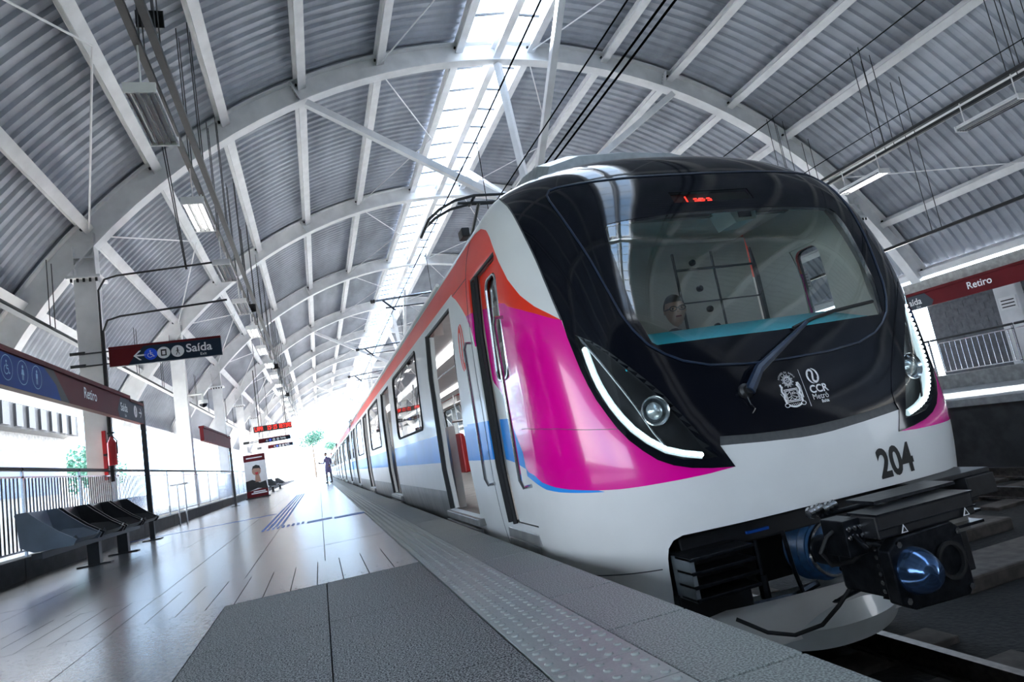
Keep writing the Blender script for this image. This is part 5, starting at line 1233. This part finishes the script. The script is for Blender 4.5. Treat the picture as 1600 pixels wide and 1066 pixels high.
for k, y in enumerate((20.0, 28.5, 37)):
    t = thing('registration_bracket', f'insulated registration arm over the train, {ORD[k]} from the camera', 'bracket', (3.0, y, 5.9))
    mb = MB(); mb.tube((2.2, y, 5.65), (5.8, y, 5.9), .035, 8); mb.build('arm_tube', K['chrome'], t)
    mb = MB(); mb.tube((2.6, y, 5.4), (4.6, y, 5.45), .02, 8); mb.tube((2.5, y, 5.7), (2.9, y, 5.3), .03, 8); mb.tube((5.8, y, 5.9), (5.8, y, 6.3), .03, 8); mb.build('steady_arm', K['darkmetal'], t, kind='stuff')
    mb = MB(); mb.lathe((2.2, y, 5.65), (-1, 0, -.07), [(-.1, .05), (-.08, .07), (-.04, .05), (0, .07), (.04, .05), (.05, 0)], 12); mb.build('insulator', K['darksteel'], t)
# extinguisher box, red pipe by the first column
t = thing('fire_extinguisher', 'red fire extinguisher on the nearest left column', 'extinguisher', (-3.68, 14.0, 1.5))
mb = MB(); mb.lathe((-3.68, 14.05, 1.5), (0, 0, 1), [(0, 0), (0, .08), (.42, .08), (.5, .04), (.54, .03), (.56, 0)], 18); mb.build('cylinder', K['extred'], t, smooth=True); mb = MB(); mb.box(-3.84, -3.72, 14.08, 14.34, 1.7, 1.74); mb.build('wall_bracket', K['darksteel'], t)
mb = MB(); mb.tube((-3.68, 14.05, 2.05), (-3.68, 14.05, 2.12), .015); mb.box(-3.74, -3.62, 14.03, 14.07, 2.1, 2.13); mb.path([(-3.66, 14.03, 2.06), (-3.58, 14.0, 1.95), (-3.58, 14.0, 1.7)], .012, 5); mb.build('valve', K['rubber'], t)
mb = MB(); mb.box(-3.90, -3.84, 14.28, 14.33, 1.25, 2.2); tag(mb.build('sign_strip', K['extred']), 'narrow red strip on the nearest left column', 'strip')
# dome camera on second column
t = thing('dome_camera', 'white dome camera on an arm by the second left column', 'camera', (-3.3, 23.2, 3.6))
mb = MB(); mb.tube((-3.82, 23.2, 3.9), (-3.35, 23.2, 3.9), .03); mb.tube((-3.35, 23.2, 3.9), (-3.35, 23.2, 3.7), .03); mb.lathe((-3.35, 23.2, 3.7), (0, 0, -1), [(0, .03), (.02, .14), (.12, .15), (.14, .13)], 18); mb.build('mount', K['lampw'], t, smooth=True)
mb = MB(); mb.lathe((-3.35, 23.2, 3.56), (0, 0, -1), [(0, .13), (.06, .115), (.11, .06), (.125, 0)], 18); mb.build('dome', K['black'], t, smooth=True)
# shelf/turnstile-like stand
t = thing('steel_stand', 'thin steel stand by the left railing past the first column', 'stand', (-3.3, 17.9, 0))
mb = MB(); mb.box(-3.5, -3.1, 17.8, 18.2, .98, 1.02); mb.build('top', K['chrome'], t)
mb = MB(); mb.tube((-3.2, 17.9, 0), (-3.2, 17.9, .98), .02); mb.build('leg', K['chrome'], t); mb = MB(); mb.tube((-3.4, 18.1, 0), (-3.4, 18.1, .98), .02); mb.build('leg', K['chrome'], t)
# notice plate on the right pilaster
t = thing('notice_plate', 'small pale notice plate on the right pilaster', 'notice', (18.2, 12.2, 1.9)); mb = MB(); mb.box(18.22, 18.25, 12.15, 12.6, 1.8, 2.15); mb.build('plate', K['print'], t)
mb = MB()
for k in range(3): mb.box(18.214, 18.22, 12.2, 12.55, 1.86 + k * .09, 1.89 + k * .09)
mb.build('print_lines', K['pblack'], t, kind='stuff')
# ladder bracket beside the far track
t = thing('access_ladder', 'short grey access ladder against the right platform', 'ladder', (10.75, 9.3, -1.2))
for dy in (0, .4):
    mb = MB(); mb.box(10.72, 10.80, 9.3 + dy, 9.36 + dy, -1.2, -.25); mb.build('rail', K['conc'], t)
for k in range(3):
    mb = MB(); mb.box(10.73, 10.79, 9.3, 9.76, -1.0 + k * .3, -.96 + k * .3); mb.build('rung', K['conc'], t)
# ------------------------------------------------------------------ outside, left
t = thing('concrete_building', 'pale building with a grey ribbed canopy edge beyond the left railing', 'building', (-10, 22, -1.3))
mb = MB(); mb.box(-16, -9.3, 22, 31, 3.85, 4.7); mb.build('canopy_edge', K['darkconc'], t)
mb = MB(); mb.box(-16, -9.8, 23, 31, -1.3, 3.85); mb.build('wall', K['conc'], t)
for k in range(9):
    mb = MB(); mb.box(-9.3, -9.22, 22 + k, 22.5 + k, 3.9, 4.65); mb.build('canopy_rib', K['dark'], t)
mb = MB(); mb.box(-9.82, -9.76, 24.5, 30, 1.6, 3.2); mb.build('window_band', K['bluepanel'], t)
t = thing('sloped_canopy', 'white sloped fabric canopy beyond the left columns', 'canopy', (-8, 30, 0))
mb = MB(); mb.prism([(0, 0), (9, 0), (5, 3.6)], (-17, 36, -1.3), (1, 0, 0), (0, 0, 1), .1); mb.build('fabric', K['wallp'], t)
mb = MB(); mb.box(-7.0, -6.85, 24, 34, -.8, 1.0); mb.box(-7.0, -6.85, 38, 46, -.8, 1.6); t = mb.build('blue_glazing', K['bluepanel']); tag(t, 'dark blue glazed panels beyond the left railing', 'panel')
mb = MB(); mb.box(-5.4, -5.25, 15.5, 60, -1.3, .45); tag(mb.build('parapet', K['wallp']), 'white parapet wall just outside the left railing', 'wall')
def leafball(mb, c, r, n, s):
    for _ in range(n):
        a = random.uniform(0, 2 * PI); b = math.acos(random.uniform(-1, 1)); q = r * random.uniform(.6, 1) ; p = Vector(c) + Vector((q * math.sin(b) * math.cos(a), q * math.sin(b) * math.sin(a), q * .8 * math.cos(b)))
        u = Vector((random.uniform(-1, 1), random.uniform(-1, 1), random.uniform(-1, 1))).normalized() * s; v = u.orthogonal().normalized() * s * .6
        mb.add([p - u, p + v, p + u, p - v], [(0, 1, 2, 3)])
for i, (x, y, z, r, l) in enumerate(((-15.5, 40, 3.2, 2.8, 'green leafy tree between the grey canopy and the nearest left column'), (-13.5, 47, 3.4, 2.0, 'smaller green tree just left of the nearest column'), (-.6, 128, 7.0, 2.6, 'small teal-green tree beyond the far end of the platform'), (3.0, 140, 5.5, 1.8, 'faint small tree far behind the platform end'))):
    t = thing('leafy_tree', l, 'tree', (x, y, -1.3)); mb = MB()
    for k in range(6): leafball(mb, (x + random.uniform(-r, r) * .5, y + random.uniform(-r, r) * .5, z + random.uniform(-r, r) * .3), r * .6, 260, r * .07)
    mb.build('foliage', K['leaf'], t, kind='stuff'); mb = MB(); mb.tube((x, y, -1.3), (x, y, z), .22, 8, r2=.1); mb.tube((x, y, z - 1), (x + .8, y, z + .6), .1, 6, r2=.04); mb.build('trunk', K['bark'], t)
# ------------------------------------------------------------------ people
def body_mesh(name, joints, edges, m, parent, lev=2):
    me = bpy.data.meshes.new(name); w = Vector((0, 0, 0)); p = parent
    while p is not None: w += Vector(p.location); p = p.parent
    me.from_pydata([Vector(j[0]) - w for j in joints], edges, []); o = bpy.data.objects.new(name, me); COL.objects.link(o); o.parent = parent; me.materials.append(m)
    md = o.modifiers.new('skin', 'SKIN'); md.use_smooth_shade = True
    for i, j in enumerate(joints): me.skin_vertices[0].data[i].radius = (j[1], j[2] if len(j) > 2 else j[1]); me.skin_vertices[0].data[i].use_root = (i == 0)
    s = o.modifiers.new('sub', 'SUBSURF'); s.levels = lev; s.render_levels = lev
    return o
def head(par, c, r, face, hairm=True, glasses=False):
    c = Vector(c); f = Vector(face).normalized(); up = Z_; rt = f.cross(up).normalized()
    mb = MB(); n = 20; vs = []; prof = []
    for i in range(13):
        v = -1 + 2 * i / 12; a = math.sqrt(max(0, 1 - v * v)); wd = a * (1 - .22 * max(0, -v)) 
        for k in range(n):
            th = 2 * PI * k / n; cx_ = math.cos(th); sx_ = math.sin(th)
            fw = sx_ * wd * r * (.95 if sx_ > 0 else 1.05) + (.10 * r * max(0, sx_) ** 6 if -.35 < v < .15 else 0)
            vs.append(c + rt * (cx_ * wd * r * .76) + f * fw + up * (v * r * 1.22))
    mb.add(vs, [(i * n + k, i * n + (k + 1) % n, (i + 1) * n + (k + 1) % n, (i + 1) * n + k) for i in range(12) for k in range(n)])
    # nose and ears
    q = c + f * r * .93
    mb.add([q + up * r * .12, q - up * r * .22 - rt * r * .13, q - up * r * .22 + rt * r * .13, q - up * r * .2 + f * r * .22], [(0, 3, 1), (0, 2, 3), (1, 3, 2), (0, 1, 2)])
    for g in (-1, 1): mb.lathe(c + rt * (g * r * .72), rt * g, [(0, r * .18), (r * .06, r * .2), (r * .1, r * .12), (r * .1, 0)], 10)
    hd = mb.build('head', K['skin'], par, smooth=True)
    mb = MB(); vs = []
    for i in range(7):
        v = -.1 + 1.1 * i / 6; a = math.sqrt(max(0, 1 - v * v)) 
        for k in range(n):
            th = 2 * PI * k / n; sx_ = math.sin(th); lo = (.55 if sx_ > .15 else 0) * (1 - i / 6); vv = min(1, v + lo); a = math.sqrt(max(0, 1 - vv * vv))
            vs.append(c + rt * (math.cos(th) * a * r * .82) + f * (sx_ * a * r * 1.04) + up * (vv * r * 1.29))
    mb.add(vs, [(i * n + k, i * n + (k + 1) % n, (i + 1) * n + (k + 1) % n, (i + 1) * n + k) for i in range(6) for k in range(n)]); mb.build('hair', K['hair'], par, smooth=True)
    mb = MB()
    for g in (-1, 1): mb.lathe(c + f * r * .86 + rt * (g * r * .30) + up * r * .08, f, [(0, r * .10), (r * .05, r * .07), (r * .06, 0)], 10)
    mb.build('eyes', K['pblack'], hd, kind='stuff')
    mb = MB(); mb.beam(c + f * r * .86 - rt * r * .2 - up * r * .5, c + f * r * .86 + rt * r * .2 - up * r * .5, .01, r * .09, up=(0, 0, 1)); mb.build('mouth', K['extred'] if False else K['maroon'], hd)
    if glasses:
        mb = MB()
        for g in (-1, 1):
            o_ = c + f * r * 1.02 + rt * (g * r * .32) + up * r * .08; mb.path([o_ + rt * (r * .26 * math.cos(2 * PI * k / 14)) + up * (r * .17 * math.sin(2 * PI * k / 14)) for k in range(14)], .004, 5, closed=True)
            mb.tube(c + f * r * 1.0 + rt * (g * r * .56) + up * r * .1, c + f * r * .1 + rt * (g * r * .80) + up * r * .1, .004, 5)
        mb.tube(c + f * r * 1.05 - rt * r * .08 + up * r * .1, c + f * r * 1.05 + rt * r * .08 + up * r * .1, .004, 5); mb.build('glasses', K['pblack'], par)
def hand(mb, w, d, side_, up=Vector((0, 0, 1)), s=1.0):
    """palm at wrist w pointing d with five curled fingers"""
    d = Vector(d).normalized(); a = Vector(side_).normalized(); n = d.cross(a).normalized(); w = Vector(w)
    mb.beam(w, w + d * .085 * s, .08 * s, .028 * s, up=tuple(n))
    for k, L in enumerate((.07, .08, .075, .06)):
        b = w + d * .082 * s + a * ((-.03 + .02 * k) * s); mb.path([b, b + d * L * .5 * s - n * .006, b + d * L * .8 * s - n * .025 * s, b + d * L * .9 * s - n * .045 * s], [.009 * s, .0085 * s, .008 * s, .006 * s], 6)
    b = w + d * .02 * s - a * .04 * s; mb.path([b, b - a * .022 * s + d * .03 * s - n * .01, b - a * .02 * s + d * .06 * s - n * .02 * s], [.011 * s, .010 * s, .008 * s], 6)
# driver
t = thing('person', 'driver with short dark hair and glasses seated behind the cab windscreen', 'person', (2.77, 4.35, .5))
dx, dy = 2.77, 4.32
body_mesh('torso', [((dx, dy + .12, .62), .15, .13), ((dx, dy + .12, .85), .15, .12), ((dx, dy + .08, 1.12), .17, .12), ((dx, dy + .04, 1.24), .09, .08), ((dx + .2, dy + .06, 1.19), .07), ((dx - .2, dy + .06, 1.19), .07), ((dx + .27, dy - .05, .92), .05), ((dx - .27, dy - .05, .92), .05), ((dx + .17, dy - .25, .92), .035), ((dx - .17, dy - .25, .92), .035), ((dx, dy + .02, 1.33), .055)], [(0, 1), (1, 2), (2, 3), (3, 10), (2, 4), (2, 5), (4, 6), (5, 7), (6, 8), (7, 9)], K['shirt'], t)
head(t, (dx, dy - .02, 1.45), .105, (-.35, -1, -.05), glasses=True)
mb = MB(); hand(mb, (dx - .17, dy - .25, .92), (0, -1, 0), (-1, 0, 0)); mb.build('hand', K['skin'], t, smooth=True); mb = MB(); hand(mb, (dx + .17, dy - .25, .92), (0, -1, 0), (1, 0, 0)); mb.build('hand', K['skin'], t, smooth=True)
mb = MB(); mb.box(dx - .22, dx + .22, dy, dy + .42, .46, .54); mb.box(dx - .2, dx + .2, dy + .32, dy + .4, .5, 1.15); mb.box(dx - .06, dx + .06, dy + .1, dy + .25, .05, .48); s_ = tag(mb.build('driver_seat', K['seatd'], bevel=.02), 'dark driver seat behind the dashboard', 'seat')
# man standing on the platform
mx, my = .50, 39.5
t = thing('person', 'man in a violet-grey uniform standing on the far platform looking at his hand', 'person', (mx, my, 0))
body_mesh('body', [((mx, my, .96), .15, .11), ((mx, my, 1.15), .13, .10), ((mx - .01, my, 1.36), .17, .11), ((mx - .02, my, 1.47), .07), ((mx - .03, my, 1.54), .05), ((mx - .13, my - .02, 1.38), .06), ((mx + .17, my - .02, 1.38), .06), ((mx - .2, my - .1, 1.13), .045), ((mx + .2, my + .02, 1.12), .045), ((mx - .36, my - .22, 1.17), .032), ((mx + .12, my - .12, 1.0), .032)], [(0, 1), (1, 2), (2, 3), (3, 4), (2, 5), (2, 6), (5, 7), (6, 8), (7, 9), (8, 10)], K['violet'], t)
mb = MB(); mb.lathe((mx, my, .58), (0, 0, 1), [(0, .17), (.0, .19), (.2, .175), (.42, .15), (.5, .13), (.5, 0)], 16); mb.build('coat_skirt', K['violet'], t, smooth=True)
body_mesh('trousers', [((mx, my, .95), .15, .11), ((mx - .09, my, .85), .09), ((mx + .09, my, .85), .09), ((mx - .11, my - .02, .48), .062), ((mx + .12, my, .48), .062), ((mx - .12, my, .09), .045), ((mx + .14, my + .02, .09), .045)], [(0, 1), (0, 2), (1, 3), (2, 4), (3, 5), (4, 6)], K['shirt'], t)
for g in (-1, 1):
    mb = MB(); mb.prism([(-.05, 0), (.05, 0), (.05, .06), (.02, .1), (-.05, .1)], (mx + g * .12 + (.01 if g > 0 else 0) - .0, my + .02, 0), (-1, 0, 0), (0, 0, 1), .1); mb.beam((mx + g * .12, my + .06, .035), (mx + g * .12 - .06, my - .2, .03), .09, .06); mb.build('shoe', K['pblack'], t, bevel=.01)
head(t, (mx - .04, my - .01, 1.64), .095, (-.8, -.6, -.25))
mb = MB(); hand(mb, (mx - .36, my - .22, 1.17), (-.7, -.7, .1), (0, 0, 1)); mb.build('hand', K['skin'], t, smooth=True); mb = MB(); hand(mb, (mx + .12, my - .12, 1.0), (-.6, -.5, -.4), (0, 0, 1)); mb.build('hand', K['skin'], t, smooth=True)
mb = MB(); mb.box(mx - .49, mx - .42, my - .33, my - .32, 1.14, 1.27); tag(mb.build('phone', K['pblack'], bevel=.003), 'dark phone held by the man on the far platform', 'phone')
